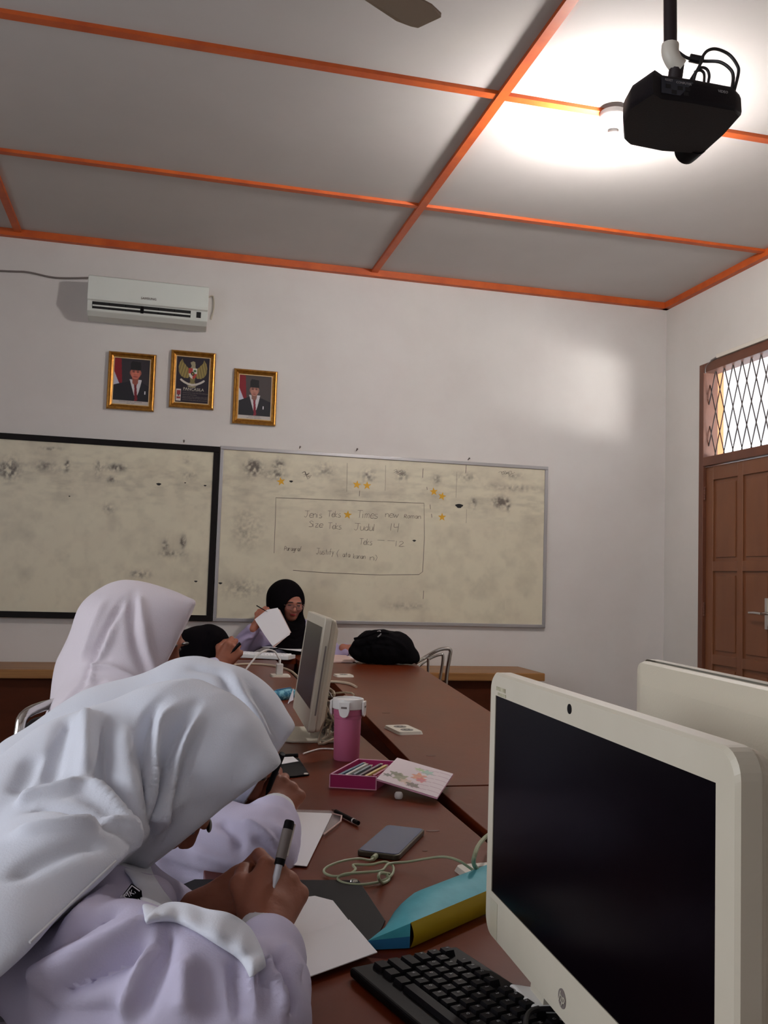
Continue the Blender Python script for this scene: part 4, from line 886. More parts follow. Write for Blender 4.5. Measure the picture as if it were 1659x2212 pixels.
# little things
ec = t(861, 1724, TZ+.001)
tag(MB().lathe(t(861, 1725, TZ+.001), [(.0075, 0), (.0095, .004), (.0095, .010), (.007, .014)], 18).build('eraser', M['white'], smooth=True), 'tiny round white eraser in front of the box lid', 'eraser')
pz = TZ+.006; pA = t(716, 1748, pz); pB = t(774, 1778, pz); pd_ = (pB-pA).normalized()
r = empty('pencil', (pA+pB)/2, 'black pencil lying alone on the table above the phone', 'pencil')
MB().tube([pA+pd_*.02, pB], .0045, 8).build('shaft', M['black'], r); MB().tube([pA+pd_*.02, pA+pd_*.006, pA], [.0045, .002, .0006], 8).build('sharpened_tip', M['tedge'], r)
MB().tube([pB-pd_*.022, pB-pd_*.018], .0049, 8).build('white_ring', M['white'], r)
# phone
ph_c = [t(*q, TZ+.009) for q in ((762, 1837), (869, 1851), (917, 1795), (838, 1779))]
fx = ((ph_c[1]-ph_c[0])+(ph_c[2]-ph_c[3])).normalized(); cph = sum(ph_c, Vector())/4; 
fyv = ((ph_c[3]-ph_c[0])+(ph_c[2]-ph_c[1])); PL_ = fyv.length/2; fyv.normalize(); PW_ = ((ph_c[1]-ph_c[0]).length+(ph_c[2]-ph_c[3]).length)/2
fxo = (fx-fyv*fx.dot(fyv)).normalized(); 
phn = empty('phone', (cph.x, cph.y, TZ), 'smartphone with bluish screen lying on the table, cable plugged in', 'phone')
def phq(a, b, z): p = cph+fxo*a+fyv*b; return Vector((p.x, p.y, TZ+z))
PW_ = min(PW_, .078)
MB().prism([phq(x, y, .0005) for x, y in rounded(PW_, PL_, .01, 5)], (0, 0, .0095)).build('phone_body', M['phonef'], phn, bevel=.002)
MB().prism([phq(x, y, .0102) for x, y in rounded(PW_-.006, PL_-.008, .008, 5)], (0, 0, .0006)).build('phone_screen', M['phone'], phn)
pe0 = phq(0, -PL_/2, .005); MB().prism([pe0+fxo*-.005-fyv*.0004-Vector((0, 0, .0015)), pe0+fxo*.005-fyv*.0004-Vector((0, 0, .0015)), pe0+fxo*.005-fyv*.0004+Vector((0, 0, .0015)), pe0-fxo*.005-fyv*.0004+Vector((0, 0, .0015))], fyv*-.0004).build('port', M['dark'], phn)
# mint cable from the phone, coiled, to the socket
cz = TZ+.004
def tcz(x, y, z=.004): return t(x, y, TZ+z)
p_plug = phq(-.002, -PL_/2-.006, .006)
cab = [p_plug, tcz(800, 1858, .006), tcz(775, 1855, .01), tcz(740, 1860, .012), tcz(708, 1872, .01), tcz(700, 1884, .006), tcz(720, 1893, .005), tcz(752, 1889, .008), tcz(768, 1878, .012), tcz(764, 1868, .012), tcz(800, 1868, .012), tcz(832, 1862, .01), tcz(849, 1872, .008), tcz(846, 1890, .006), tcz(822, 1904, .004), tcz(780, 1911, .004), tcz(745, 1908, .004), tcz(730, 1898, .006), tcz(745, 1888, .014), tcz(790, 1884, .012), tcz(825, 1880, .014), tcz(840, 1866, .012), tcz(880, 1862, .012), tcz(920, 1855, .022), tcz(960, 1851, .032), tcz(992, 1860, .034), tcz(1020, 1878, .022), tcz(1042, 1888, .02)]
cbo = empty('charging_cable', tcz(780, 1885, 0), 'mint green charging cable coiled in front of the phone', 'cable')
MB().tube(smooth_path(cab, 7), .0022, 8).build('cord', M['mint'], cbo, smooth=True)
MB().tube([phq(-.002, -PL_/2-.0008, .005), phq(-.002, -PL_/2-.018, .0055)], .0048, 10).build('phone_plug', M['mint'], cbo, smooth=True)
MB().tube(smooth_path([tcz(842, 1888, .004), tcz(822, 1886, .02), tcz(818, 1896, .018), tcz(826, 1907, .004), tcz(840, 1900, .004), tcz(835, 1889, .01)], 6), .0025, 8, ).build('cable_knot', M['mint'], cbo, smooth=True)
tag(MB().tube(smooth_path([tcz(1042, 1888, .02), tcz(1024, 1868, .05), tcz(1026, 1845, .07), tcz(1038, 1820, .07), tcz(1062, 1800, .03), tcz(1090, 1800, .004)], 7), .0035, 8).build('power_cable', M['mint']), 'pale green cable rising from the socket and passing behind the big computer', 'cable')
# pouches
def pouch(label, name):
    r = empty('pencil_pouch', t(930, 1990), label, 'pencil case')
    z0 = TZ+.002
    # ridge line from the pointed end toward behind the computer
    e0 = t(795, 2030, TZ+.012); f_b = t(880, 1972, TZ+.045); f_c = t(960, 1938, TZ+.055); f_d = t(1040, 1924, TZ+.055); far = (f_d-f_c).normalized()
    g_b = t(885, 2050, TZ+.002); 
    ax = (t(1043, 1981, TZ+.002)-t(889, 2051, TZ+.002)); ax.z = 0; ax.normalize(); pr_ = Vector((ax.y, -ax.x, 0))   # pr_ toward the viewer
    if pr_.y > 0: pr_ = -pr_
    L = .30; n = 14; mt = MB(); my = MB()
    base = t(885, 2048, TZ+.002)
    def sec(s):
        c = base+ax*s; hgt = .045*min(1, .35+s/.12) ; wd = .105*min(1, .5+s/.2)
        return c, hgt, wd
    ringsT = []; ringsY = []
    for i in range(n+1):
        s = L*i/n; c, hg, wd = sec(s); 
        # teal upper sheet: from the front-top edge over the ridge to the back
        T_ = []; 
        for k in range(9):
            a = k/8; y = a*wd; z = .034+.012*math.sin(a*math.pi)*min(1, s/.1)-.03*a**3
            T_.append(mt.bm.verts.new(Vector((c.x, c.y, TZ))-pr_*y+Vector((0, 0, max(z, .003)))))
        T_.append(mt.bm.verts.new(Vector((c.x, c.y, TZ))-pr_*wd+Vector((0, 0, .002))))
        ringsT.append(T_)
        Y_ = [my.bm.verts.new(Vector((c.x, c.y, TZ))+pr_*(.006*math.sin(b*math.pi)+.0004)+Vector((0, 0, .002+.033*b))) for b in [j/6 for j in range(7)]]
        ringsY.append(Y_)
    for R_, mb_ in ((ringsT, mt), (ringsY, my)):
        for A, B in zip(R_, R_[1:]):
            for k in range(len(A)-1): mb_.bm.faces.new((A[k], A[k+1], B[k+1], B[k]))
    # pointed end: cone of teal with a blue inner fold
    tipp = t(795, 2032, TZ+.014); A = ringsT[0]
    tv = mt.bm.verts.new(tipp)
    for k in range(len(A)-1): mt.bm.faces.new((A[k], A[k+1], tv))
    o1 = mt.build('teal_side', M['teal'], r, smooth=True); my.build('yellow_side', M['yellow'], r, smooth=True)
    mb_ = MB(); c = Vector((base.x, base.y, TZ)); 
    tv = mb_.bm.verts.new(tipp); a = mb_.bm.verts.new(c+Vector((0, 0, .034))); b = mb_.bm.verts.new(c+Vector((0, 0, .002))+pr_*.0); d_ = mb_.bm.verts.new(tipp+Vector((.004, 0, -.012)))
    m_d = mb_.bm.verts.new(c+Vector((0, 0, .017))); mb_.bm.faces.new((tv, m_d, b, d_)); mb_.build('blue_lining', M['tblue'], r)
    _u = MB(); _u.bm.faces.new([_u.bm.verts.new(v_) for v_ in (tipp, c+Vector((0, 0, .034)), c+Vector((0, 0, .017)))]); _u.build('teal_end', M['teal'], r)
    return r
pouch('teal and yellow pencil case running behind the big computer', 'pencil_pouch')
c_ = t(606, 1512, TZ+.018); r = empty('pencil_pouch', Vector((c_.x, c_.y, TZ)), 'small blue patterned pencil case left of the tall tilted computer', 'pencil case')
dp = (c_-CAM).dot(fw); ca = t(578, 1506, TZ+.016); cb_ = t(640, 1497, TZ+.02); axp = (cb_-ca).normalized()
mb = MB(); L_ = (cb_-ca).length
mb.tube([ca+axp*L_*f for f in (0, .05, .2, .5, .8, 1)], [.003, .012, .021, .024, .022, .012], 18).build('case_body', M['tealp'], r, smooth=True)
MB().tube([ca+Vector((0, 0, .004)), ca+axp*L_*.3+Vector((0, -.004, .024)), ca+axp*L_*.8+Vector((0, -.004, .026))], .0018, 6).build('zip', M['tblue'], r)
# pens
def pen(label, a, b, r_, cap=.33, dark=True, name='pen'):
    d_ = (b-a).normalized(); L_ = (b-a).length; r = empty(name, a, label, 'pen')
    MB().tube([a, a+d_*.012, a+d_*.02, a+d_*L_*.97, b], [.0006, r_*.45, r_*.85, r_, r_*.9], 12).build('barrel', M['black' if dark else 'plasw'], r, smooth=True)
    if cap: MB().tube([a+d_*L_*(1-cap), a+d_*(L_*1.0), a+d_*(L_*1.005)], [r_*1.25, r_*1.25, r_*.9], 12).build('pen_cap', M['black'], r, smooth=True)
    return r
tag(MB().tube([t(586, 1638, TZ+.008), t(604, 1634, TZ+.008), t(643, 1632, TZ+.008)], .006, 8).build('pen', M['black']), 'black pen lying flat in front of the foot of the tilted computer', 'pen')
# tangle of cables behind the tilted computer, each one a cable
tb_ = t(705, 1590); cr = random.Random(5)
for k in range(9):
    pts = []; c = t(700+cr.uniform(-6, 14), 1585+cr.uniform(-20, 14), TZ+.01)
    for j in range(9):
        pts.append(Vector((c.x+.02+cr.uniform(-.05, .05), c.y+cr.uniform(-.10, .10), TZ+.005+cr.uniform(0, .12)*(1 if 0 < j < 8 else 0))))
    tag(MB().tube(smooth_path(pts, 6), .0032, 6).build('tangled_cable', [M['cgrey'], M['ccream'], M['plasb']][k % 3]), 'thin cable in the loose tangle between the tilted computer and the tumbler', 'cable', 'cables tangled behind the tilted computer')
tag(MB().tube(smooth_path([q2(w2*.8, .06, -.06), t(688, 1600, TZ+.01), t(700, 1606, TZ+.004), t(720, 1600, TZ+.004), t(760, 1612, TZ+.004)], 6), .003, 6).build('power_cable', M['ccream']), 'cream cable running from behind the tilted computer towards the tumbler', 'cable')
tag(MB().tube(smooth_path([t(655, 1628, TZ+.004), t(690, 1618, TZ+.004), t(722, 1618, TZ+.004)], 6), .002, 6).build('power_cable', M['cwhite']), 'thin white cable on the table beside the foot of the tilted computer', 'cable')
tag(MB().tube(smooth_path([q2(w2*.6, h2*.35, -.06), P(715, 1490, 2.9), P(722, 1500, 2.85), P(712, 1530, 2.85), P(705, 1560, 2.8)], 6), .004, 6).build('power_cable', M['ccream']), 'cream cable hanging down the back of the tilted computer', 'cable')
# at the bottom right: a white charger box and a black cable behind the keyboard
c_ = t(1140, 2182, TZ+.012)
tag(MB().prism([t(1098, 2160, TZ+.001), t(1150, 2168, TZ+.001), t(1215, 2190, TZ+.001), t(1240, 2215, TZ+.001), t(1150, 2215, TZ+.001)], (0, 0, .02)).build('adapter_box', M['white'], bevel=.004), 'white adapter lying between the black keyboard and the big computer', 'adapter')
tag(MB().tube(smooth_path([t(1135, 2222, TZ+.03), t(1140, 2192, TZ+.032), t(1160, 2181, TZ+.032), t(1200, 2180, TZ+.030), t(1250, 2186, TZ+.02)], 7), .003, 8).build('usb_cable', M['cblack']), 'black cable bent over the white adapter', 'cable')
# stains on the table tops
for px, py, a, b, o_ in ((935, 1795, .014, .006, TL_), (918, 1838, .005, .003, TL_), (834, 1540, .016, .01, TR_), (931, 1632, .014, .012, TR_)):
    blot(px, py, a, b, None, 'stain').build('stain', M['tedge'], o_)
# ------------------------------------------------------------------ chairs
def chair(label, o, rot, back_z=.86, group='folding chairs at the tables'):
    r = empty('folding_chair', o, label, 'chair', group); r.rotation_euler.z = rot
    R_ = Matrix.Translation(o)@Matrix.Rotation(rot, 4, 'Z')      # local +x = the way the sitter faces
    g_ = lambda x, y, z: R_@Vector((x, y, z))
    MB().prism([g_(x, y, .43) for x, y in rounded(.38, .4, .06, 5)], (0, 0, .035)).build('seat', M['blackpad'], r, bevel=.008)
    zt = back_z; bt = smooth_path([g_(-.16, -.2, .40), g_(-.19, -.2, zt-.16), g_(-.2, -.195, zt-.05), g_(-.205, -.14, zt), g_(-.205, .14, zt), g_(-.2, .195, zt-.05), g_(-.19, .2, zt-.16), g_(-.16, .2, .40)], 6)
    MB().tube(bt, .0125, 10).build('back_frame', M['chrome'], r, smooth=True)
    MB().prism([g_(-.19, y, z) for y, z in [(a, zt-.115+b) for a, b in rounded(.37, .19, .06, 5)]], R_.to_3x3()@Vector((-.022, 0, 0))).build('backrest', M['blackpad'], r, bevel=.006)
    for s in (-1, 1):
        MB().tube([g_(-.16, .2*s, .42), g_(.2, .2*s, .012)], .011, 8).build('leg', M['chrome'], r, smooth=True)
        MB().tube([g_(.16, .18*s, .43), g_(-.2, .18*s, .012)], .011, 8).build('leg', M['chrome'], r, smooth=True)
    return r
chC = P(92, 1530, 2.35)
chair('black chair with chrome frame behind the farther upright student', Vector((-.02, 2.37, 0)), math.radians(-30), .905)
chB = P(0, 1650, 1.9)
chair('chair with only its chrome corner showing at the left edge', Vector((.03, 1.93, 0)), math.radians(-30), .885)
cE = P(940, 1402, 5.75)
ce = empty('folding_chair', Vector((cE.x, cE.y, 0)), 'bright chrome chair back standing beyond the backpack', 'chair', 'folding chairs at the tables')
dE = 5.75
def pe_(x, y, d=0): return P(x, y, dE+d)
MB().tube(smooth_path([pe_(898, 1432, -.1), pe_(915, 1422), pe_(945, 1405), pe_(965, 1401), pe_(973, 1405), pe_(971, 1420), pe_(964, 1470), pe_(962, 1560)], 6), .012, 10).build('back_frame', M['chrome'], ce, smooth=True)
MB().tube(smooth_path([pe_(903, 1440, .05), pe_(925, 1424, .1), pe_(950, 1414, .1), pe_(957, 1420, .1), pe_(950, 1470, .1)], 6), .010, 10).tube([pe_(925, 1422, .05), pe_(925, 1500, .05)], .009, 8).build('inner_tube', M['chrome'], ce, smooth=True)
q_ = Vector((cE.x-.02, cE.y-.05, 0)); MB().box((q_.x-.2, q_.y-.17, .42), (q_.x+.16, q_.y+.12, .455), bev=.01).build('seat', M['blackpad'], ce)
for sx_ in (-.17, .14):
    for sy_ in (-.15, .1): MB().tube([(q_.x+sx_, q_.y+sy_, .43), (q_.x+sx_*1.1, q_.y+sy_*1.1, 0.01)], .011, 8).build('leg', M['chrome'], ce, smooth=True)
# ================================================================== people: smooth blended volumes meshed with surface nets
def sdf_mesh(ops, vox, smooth_it=2):
    """ops: ('c', a, b, ra, rb, k) round cone; ('e', centre, radii, rot, k) ellipsoid; ('cut', p, n, k) keep the side opposite n; ('sub', centre, r, k)
       ('s...') variants subtract. Returns verts, quads in room coordinates"""
    lo = np.array([1e9]*3); hi = -lo
    for o in ops:
        if o[0] == 'c':
            for p, r in ((o[1], o[3]), (o[2], o[4])): lo = np.minimum(lo, np.array(p)-r); hi = np.maximum(hi, np.array(p)+r)
        elif o[0] == 'e': r = max(o[2]); lo = np.minimum(lo, np.array(o[1])-r); hi = np.maximum(hi, np.array(o[1])+r)
    lo -= 4*vox; hi += 4*vox; n = np.ceil((hi-lo)/vox).astype(int)+1
    ax = [lo[i]+vox*np.arange(n[i]) for i in range(3)]
    S = np.full(n, .3, np.float32)
    def sub(l, h):
        a = [max(0, int(np.floor((l[i]-lo[i])/vox))) for i in range(3)]; b = [min(n[i], int(np.ceil((h[i]-lo[i])/vox))+1) for i in range(3)]
        sl = tuple(slice(a[i], b[i]) for i in range(3)); return sl, np.meshgrid(*[ax[i][sl[i]].astype(np.float32) for i in range(3)], indexing='ij', sparse=True)
    for o in ops:
        if o[0] in ('c', 'sc'):
            a = np.array(o[1], float); b = np.array(o[2], float); ra, rb, k = o[3:6]; m = max(ra, rb)+k+3*vox
            sl, (X, Y, Z) = sub(np.minimum(a, b)-m, np.maximum(a, b)+m)
            d = b-a; L = max(float(d@d), 1e-9); h = np.clip(((X-a[0])*d[0]+(Y-a[1])*d[1]+(Z-a[2])*d[2])/L, 0, 1)
            v = np.sqrt((X-a[0]-h*d[0])**2+(Y-a[1]-h*d[1])**2+(Z-a[2]-h*d[2])**2)-(ra+(rb-ra)*h)
        elif o[0] in ('e', 'se'):
            c = np.array(o[1], float); r = o[2]; Rm = np.array(o[3]) if o[3] is not None else np.eye(3); k = o[4]; m = max(r)+k+3*vox
            sl, (X, Y, Z) = sub(c-m, c+m)
            P_ = [Rm[0, i]*(X-c[0])+Rm[1, i]*(Y-c[1])+Rm[2, i]*(Z-c[2]) for i in range(3)]
            q = np.sqrt(sum((P_[i]/r[i])**2 for i in range(3))); q2_ = np.sqrt(sum((P_[i]/r[i]**2)**2 for i in range(3)))+1e-6
            v = q*(q-1)/q2_
        elif o[0] == 'cut':
            p, nn, k = Vector(o[1]), Vector(o[2]).normalized(), o[3]
            X, Y, Z = np.meshgrid(*[a_.astype(np.float32) for a_ in ax], indexing='ij', sparse=True)
            v = (X-p.x)*nn.x+(Y-p.y)*nn.y+(Z-p.z)*nn.z; sl = (slice(None),)*3
            h = np.clip(.5-.5*(-v+S)/k, 0, 1) if k else None
            if k: 
                h = np.clip(.5+.5*(S-v)/k, 0, 1); S = (v*(1-h)+S*h+k*h*(1-h)).astype(np.float32)
            else: S = np.maximum(S, v)
            continue
        A = S[sl]; v = v.astype(np.float32)
        if o[0][0] == 's':
            h = np.clip(.5-.5*(A+v)/k, 0, 1); S[sl] = A*(1-h)-v*h+k*h*(1-h)
        else:
            h = np.clip(.5+.5*(A-v)/k, 0, 1); S[sl] = A*(1-h)+v*h-k*h*(1-h)
    ins = S < 0
    c = ins[:-1, :-1, :-1].astype(np.int8).copy()
    for dx, dy, dz in ((1, 0, 0), (0, 1, 0), (0, 0, 1), (1, 1, 0), (1, 0, 1), (0, 1, 1), (1, 1, 1)):
        c += ins[dx:n[0]-1+dx, dy:n[1]-1+dy, dz:n[2]-1+dz]
    act = (c > 0) & (c < 8); I = np.argwhere(act); idm = np.full(c.shape, -1, np.int64); idm[act] = np.arange(len(I))
    acc = np.zeros((len(I), 3)); cnt = np.zeros(len(I))
    cor = [(0, 0, 0), (1, 0, 0), (0, 1, 0), (1, 1, 0), (0, 0, 1), (1, 0, 1), (0, 1, 1), (1, 1, 1)]
    val = [S[I[:, 0]+a, I[:, 1]+b, I[:, 2]+d] for a, b, d in cor]
    for i, j in ((0, 1), (2, 3), (4, 5), (6, 7), (0, 2), (1, 3), (4, 6), (5, 7), (0, 4), (1, 5), (2, 6), (3, 7)):
        m = (val[i] < 0) != (val[j] < 0); t_ = val[i][m]/(val[i][m]-val[j][m]); a = np.array(cor[i], float); b = np.array(cor[j], float)
        acc[m] += a+(b-a)*t_[:, None]; cnt[m] += 1
    V = lo+vox*(I+acc/cnt[:, None]); F = []
    for axis in range(3):
        e0 = [slice(None)]*3; e1 = [slice(None)]*3; e0[axis] = slice(0, -1); e1[axis] = slice(1, None)
        A = ins[tuple(e0)]; B = ins[tuple(e1)]; E = np.argwhere(A != B); E = E[(E[:, (axis+1) % 3] > 0) & (E[:, (axis+2) % 3] > 0)]
        E = E[(E[:, (axis+1) % 3] < n[(axis+1) % 3]-1) & (E[:, (axis+2) % 3] < n[(axis+2) % 3]-1)]
        u = np.zeros(3, int); u[(axis+1) % 3] = 1; w = np.zeros(3, int); w[(axis+2) % 3] = 1
        g_ = lambda q: idm[q[:, 0], q[:, 1], q[:, 2]]
        Q = np.stack([g_(E-u-w), g_(E-w), g_(E), g_(E-u)], 1); fl = ~A[E[:, 0], E[:, 1], E[:, 2]]; Q[fl] = Q[fl][:, ::-1]; F.append(Q)
    F = np.concatenate(F); F = F[(F >= 0).all(1)]
    # Laplacian smoothing
    e = np.concatenate([F[:, [0, 1]], F[:, [1, 2]], F[:, [2, 3]], F[:, [3, 0]]])
    deg = np.bincount(e.ravel(), minlength=len(V)).astype(float)
    for _ in range(smooth_it):
        s_ = np.zeros_like(V)
        for k_ in range(3): s_[:, k_] = np.bincount(e[:, 0], V[e[:, 1], k_], len(V))+np.bincount(e[:, 1], V[e[:, 0], k_], len(V))
        V = V*.5+.5*s_/np.maximum(deg, 1)[:, None]
    return V, F
def normals(V, F):
    a = V[F[:, 2]]-V[F[:, 0]]; b = V[F[:, 3]]-V[F[:, 1]]; N = np.cross(a, b); out = np.zeros_like(V)
    for k in range(4):
        for j in range(3): out[:, j] += np.bincount(F[:, k], N[:, j], len(V))
    return out/np.maximum(np.linalg.norm(out, axis=1), 1e-9)[:, None]
def seg_field(V, path):
    """distance of every vertex to a 3D polyline and position 0..1 along it"""
    best = np.full(len(V), 1e9); tt = np.zeros(len(V)); L = np.linalg.norm(np.diff(path, axis=0), axis=1); cum = np.concatenate([[0], np.cumsum(L)]); tot = cum[-1]+1e-9
    for i in range(len(path)-1):
        a = path[i]; d = path[i+1]-a; h = np.clip(((V-a)@d)/max(d@d, 1e-12), 0, 1); dist = np.linalg.norm(V-a-h[:, None]*d, axis=1)
        m = dist < best; best[m] = dist[m]; tt[m] = (cum[i]+h[m]*L[i])/tot
    return best, tt
def folds(V, F, strokes):
    """each stroke = (pixel path on the cloth as seen in the photograph, height of the fold in mm, width in mm); the path is dropped onto the cloth"""
    N = normals(V, F); bvh = BVHTree.FromPolygons([Vector(v) for v in V], [tuple(f) for f in F.tolist()]); D_ = np.zeros(len(V))
    for px, amp, wid in strokes:
        pts = []
        sp_ = smooth_path([Vector((x, y, 0)) for x, y in px], 4)
        for p in sp_:
            h = bvh.ray_cast(CAM, ray(p.x, p.y).normalized())[0]
            if h is not None and (not pts or np.linalg.norm(np.array(h)-pts[-1]) < .07): pts.append(np.array(h))
        if len(pts) < 2: continue
        d, t_ = seg_field(V, np.array(pts)); w = wid/1000; env = np.clip(np.minimum(t_, 1-t_)/.22, 0, 1); env = env*env*(3-2*env)
        w = w*.8; D_ += 1.55*amp/1000*np.exp(-(d/w)**2)*(.15+.85*env)*(d < 3*w)
    return V+N*D_[:, None]
def crinkle(V, F, amp, sc_, seed=0):
    """long soft wrinkles of the cloth"""
    N = normals(V, F); r = np.random.default_rng(seed); o = np.zeros(len(V))
    for k in range(7):
        d = r.normal(size=3)*sc_; d2 = r.normal(size=3)*sc_*.5; ph = r.random(2)*6.28
        o += np.sin(V@d+ph[0]+1.3*np.sin(V@d2+ph[1]))/7
    return V+N*(o*amp/1000)[:, None]
def np_mesh(name, V, F, m, parent, smooth=True):
    me = bpy.data.meshes.new(name); me.vertices.add(len(V)); me.vertices.foreach_set('co', V.astype(np.float32).ravel())
    Fi = F.astype(np.int32); me.loops.add(Fi.size); me.loops.foreach_set('vertex_index', Fi.ravel()); me.polygons.add(len(Fi))
    me.polygons.foreach_set('loop_start', np.arange(0, Fi.size, 4, dtype=np.int32)); me.polygons.foreach_set('loop_total', np.full(len(Fi), 4, np.int32)); me.update(calc_edges=True)
    return link(name, me, m, parent, smooth)
def PX(x, y, d): return np.array(P(x, y, d))
def R_(px, d): return px*d/F_PX
def cone(a, b, k=.02): return ('c', PX(*a[:3]), PX(*b[:3]), R_(a[3], a[2]), R_(b[3], b[2]), k)
def chain(pts, k=.02): return [cone(a, b, k) for a, b in zip(pts, pts[1:])]
def edge_plane(p1, p2, keep, k=.004):
    """plane through two points and the eye line; keeps the side of 'keep'"""
    a = np.array(p1); b = np.array(p2); n = np.cross(b-a, (a+b)/2-np.array(CAM)); 
    if (np.array(keep)-a)@n > 0: n = -n
    return ('cut', a, n/np.linalg.norm(n), k)
def join(parts):
    Vs = []; Fs = []; o = 0
    for V, F in parts: Vs.append(V); Fs.append(F+o); o += len(V)
    return np.concatenate(Vs), np.concatenate(Fs)
def frame_of(fwd, upv):
    f = np.array(fwd, float); f /= np.linalg.norm(f); u = np.array(upv, float); u -= f*(u@f); u /= np.linalg.norm(u); l = np.cross(u, f); return f, l, u    # forward, left, up
def head_ops(c, f, l, u, s=1.):
    """head of about 0.225 m: c = centre, f face direction"""
    H_ = lambda a, b, d: np.array(c)+(f*a+l*b+u*d)*s
    Rm = np.stack([f, l, u], 1); e = lambda a, b, d, rx, ry, rz, k: ('e', H_(a, b, d), (rx*s, ry*s, rz*s), Rm, k*s)
    o = [e(-.012, 0, .022, .092, .074, .088, .01), e(.020, 0, -.030, .066, .060, .075, .03), e(.045, 0, -.082, .034, .032, .026, .03)]
    o += [('c', H_(.082, 0, .018), H_(.103, 0, -.016), .009*s, .0125*s, .012*s), e(.098, .011, -.022, .009, .008, .007, .006), e(.098, -.011, -.022, .009, .008, .007, .006)]      # nose
    o += [e(.076, .026, .030, .016, .022, .008, .014), e(.076, -.026, .030, .016, .022, .008, .014)]                # brow
    o += [('se', H_(.094, .031, .012), (.016*s, .016*s, .010*s), Rm, .012*s), ('se', H_(.094, -.031, .012), (.016*s, .016*s, .010*s), Rm, .012*s)]   # eye sockets
    o += [e(.070, .030, .011, .013, .014, .012, .004), e(.070, -.030, .011, .013, .014, .012, .004)]                 # eyeballs under lids
    o += [e(.062, .040, -.018, .022, .020, .018, .02), e(.062, -.040, -.018, .022, .020, .018, .02)]               # cheeks
    o += [e(.084, 0, -.045, .010, .022, .0055, .006), e(.083, 0, -.056, .011, .019, .0065, .006)]                   # lips
    o += [e(-.01, .074, .0, .016, .008, .028, .008), e(-.01, -.074, .0, .016, .008, .028, .008)]                   # ears
    return o, H_
def face_bits(root_part, H_, f, l, u, s, lips=True, parent=None):
    Rm = Matrix(((f[0], l[0], u[0]), (f[1], l[1], u[1]), (f[2], l[2], u[2])))
    def eb(name, a, b, d, rx, ry, rz, m):
        bm = MB(); rr = bmesh.ops.create_uvsphere(bm.bm, u_segments=16, v_segments=10, radius=1); c = Vector(H_(a, b, d))
        for v in rr['verts']: v.co = c+Rm@Vector((v.co.x*rx*s, v.co.y*ry*s, v.co.z*rz*s))
        return bm.build(name, m, parent, smooth=True)
    for sgn in (-1, 1):
        eb('eye', .0765, .030*sgn, .010, .009, .013, .0055, M['eye'])
        eb('eyebrow', .089, .030*sgn, .034, .005, .019, .004, M['eye'])
    if lips: eb('lips', .088, 0, -.0505, .0075, .019, .0085, M['lips'])
def hand(wrist, fdir, palm_n, curl, s=1., k=.006, spread=.0, thumb=None, side=1, vox=.0022):
    """five-fingered hand. fdir = wrist to knuckles, palm_n = normal out of the BACK of the hand, curl = per finger (mcp, pip, dip) degrees, side: +1 thumb on the +x side"""
    f = np.array(fdir, float); f /= np.linalg.norm(f); b = np.array(palm_n, float); b -= f*(b@f); b /= np.linalg.norm(b); x = np.cross(f, b)*side
    w = np.array(wrist, float); o = []
    def at(a, c, d): return w+(f*a+x*c+b*d)*s
    o += [('c', at(-.05, 0, 0), at(.0, 0, 0), .026*s, .0235*s, .01), ('c', at(.0, -.006, 0), at(.03, .0, .0), .024*s, .02*s, .015)]
    for c in (-.030, -.010, .010, .028): o.append(('c', at(.018, c*.6, 0), at(.078 if abs(c) < .02 else .072, c, .0), .0145*s, .0115*s, .012))
    o.append(('c', at(.02, .018, -.006), at(.05, .028, -.012), .017*s, .012*s, .015))
    lens = {0: (.043, .026, .02), 1: (.046, .029, .021), 2: (.042, .027, .02), 3: (.033, .021, .018)}; xs = (.028, .010, -.010, -.030); ys = (.074, .078, .074, .066)
    tips = []
    for i in range(4):
        p = at(ys[i], xs[i], .002); ang = 0; sp_ = (1.5-i)*spread
        for j in range(3):
            ang += math.radians(curl[i][j]); d = (f*math.cos(ang)-b*math.sin(ang)); d = d+x*math.sin(math.radians(sp_)); d /= np.linalg.norm(d); q = p+d*lens[i][j]*s
            r0 = (.0100, .0090, .0080)[j]*s*(.92 if i == 3 else 1); r1 = (.0090, .0080, .0066)[j]*s*(.92 if i == 3 else 1); o.append(('c', p, q, r0, r1, .0028)); p = q
        tips.append(p)
    th = thumb or [(.022, .022, -.010), (.048, .046, -.022), (.074, .040, -.040), (.094, .026, -.050)]
    for a, c_, r in zip(th, th[1:], ((.0150, .0125), (.0120, .0105), (.0102, .0082))): o.append(('c', at(*a), at(*c_), r[0]*s, r[1]*s, .006))
    V, F = sdf_mesh(o, vox, 2); return (V, F), tips, at
def person(label, loc):
    return empty('person', loc, label, 'person', None)

# ---------------------------------------------------------------- A: the near student, bent over her sheet, right hand writing
A = person('near student in white headscarf bent over her paper in the left foreground, badge on sleeve', (-.25, 1.2, 0))
d0 = 1.34
# headscarf: the drape over back and shoulders first, cut at its hem, then the hood
scarf = chain([(340, 1655, d0+.02, 165), (200, 1760, d0-.04, 200), (80, 1855, d0-.10, 205), (-60, 1960, d0-.14, 215)], .05)
scarf += chain([(330, 1700, d0-.02, 120), (240, 1800, d0-.1, 130), (150, 1900, d0-.18, 130)], .05)
scarf += chain([(235, 1800, 1.25, 95), (130, 1930, 1.10, 165), (10, 2100, .985, 185)], .04)
h_a = PX(66, 2042, 1.08); h_b = PX(256, 1862, 1.2)
scarf += [edge_plane(h_a, h_b, PX(120, 1800, 1.2), .003)]
scarf += [('e', PX(395, 1640, d0+.02), (R_(160, d0), R_(150, d0), R_(160, d0)), None, .02)]
scarf += chain([(400, 1622, d0+.02, 152), (455, 1628, d0, 110), (505, 1640, d0-.02, 82), (550, 1668, d0-.03, 46), (592, 1705, d0-.035, 30)], .025)
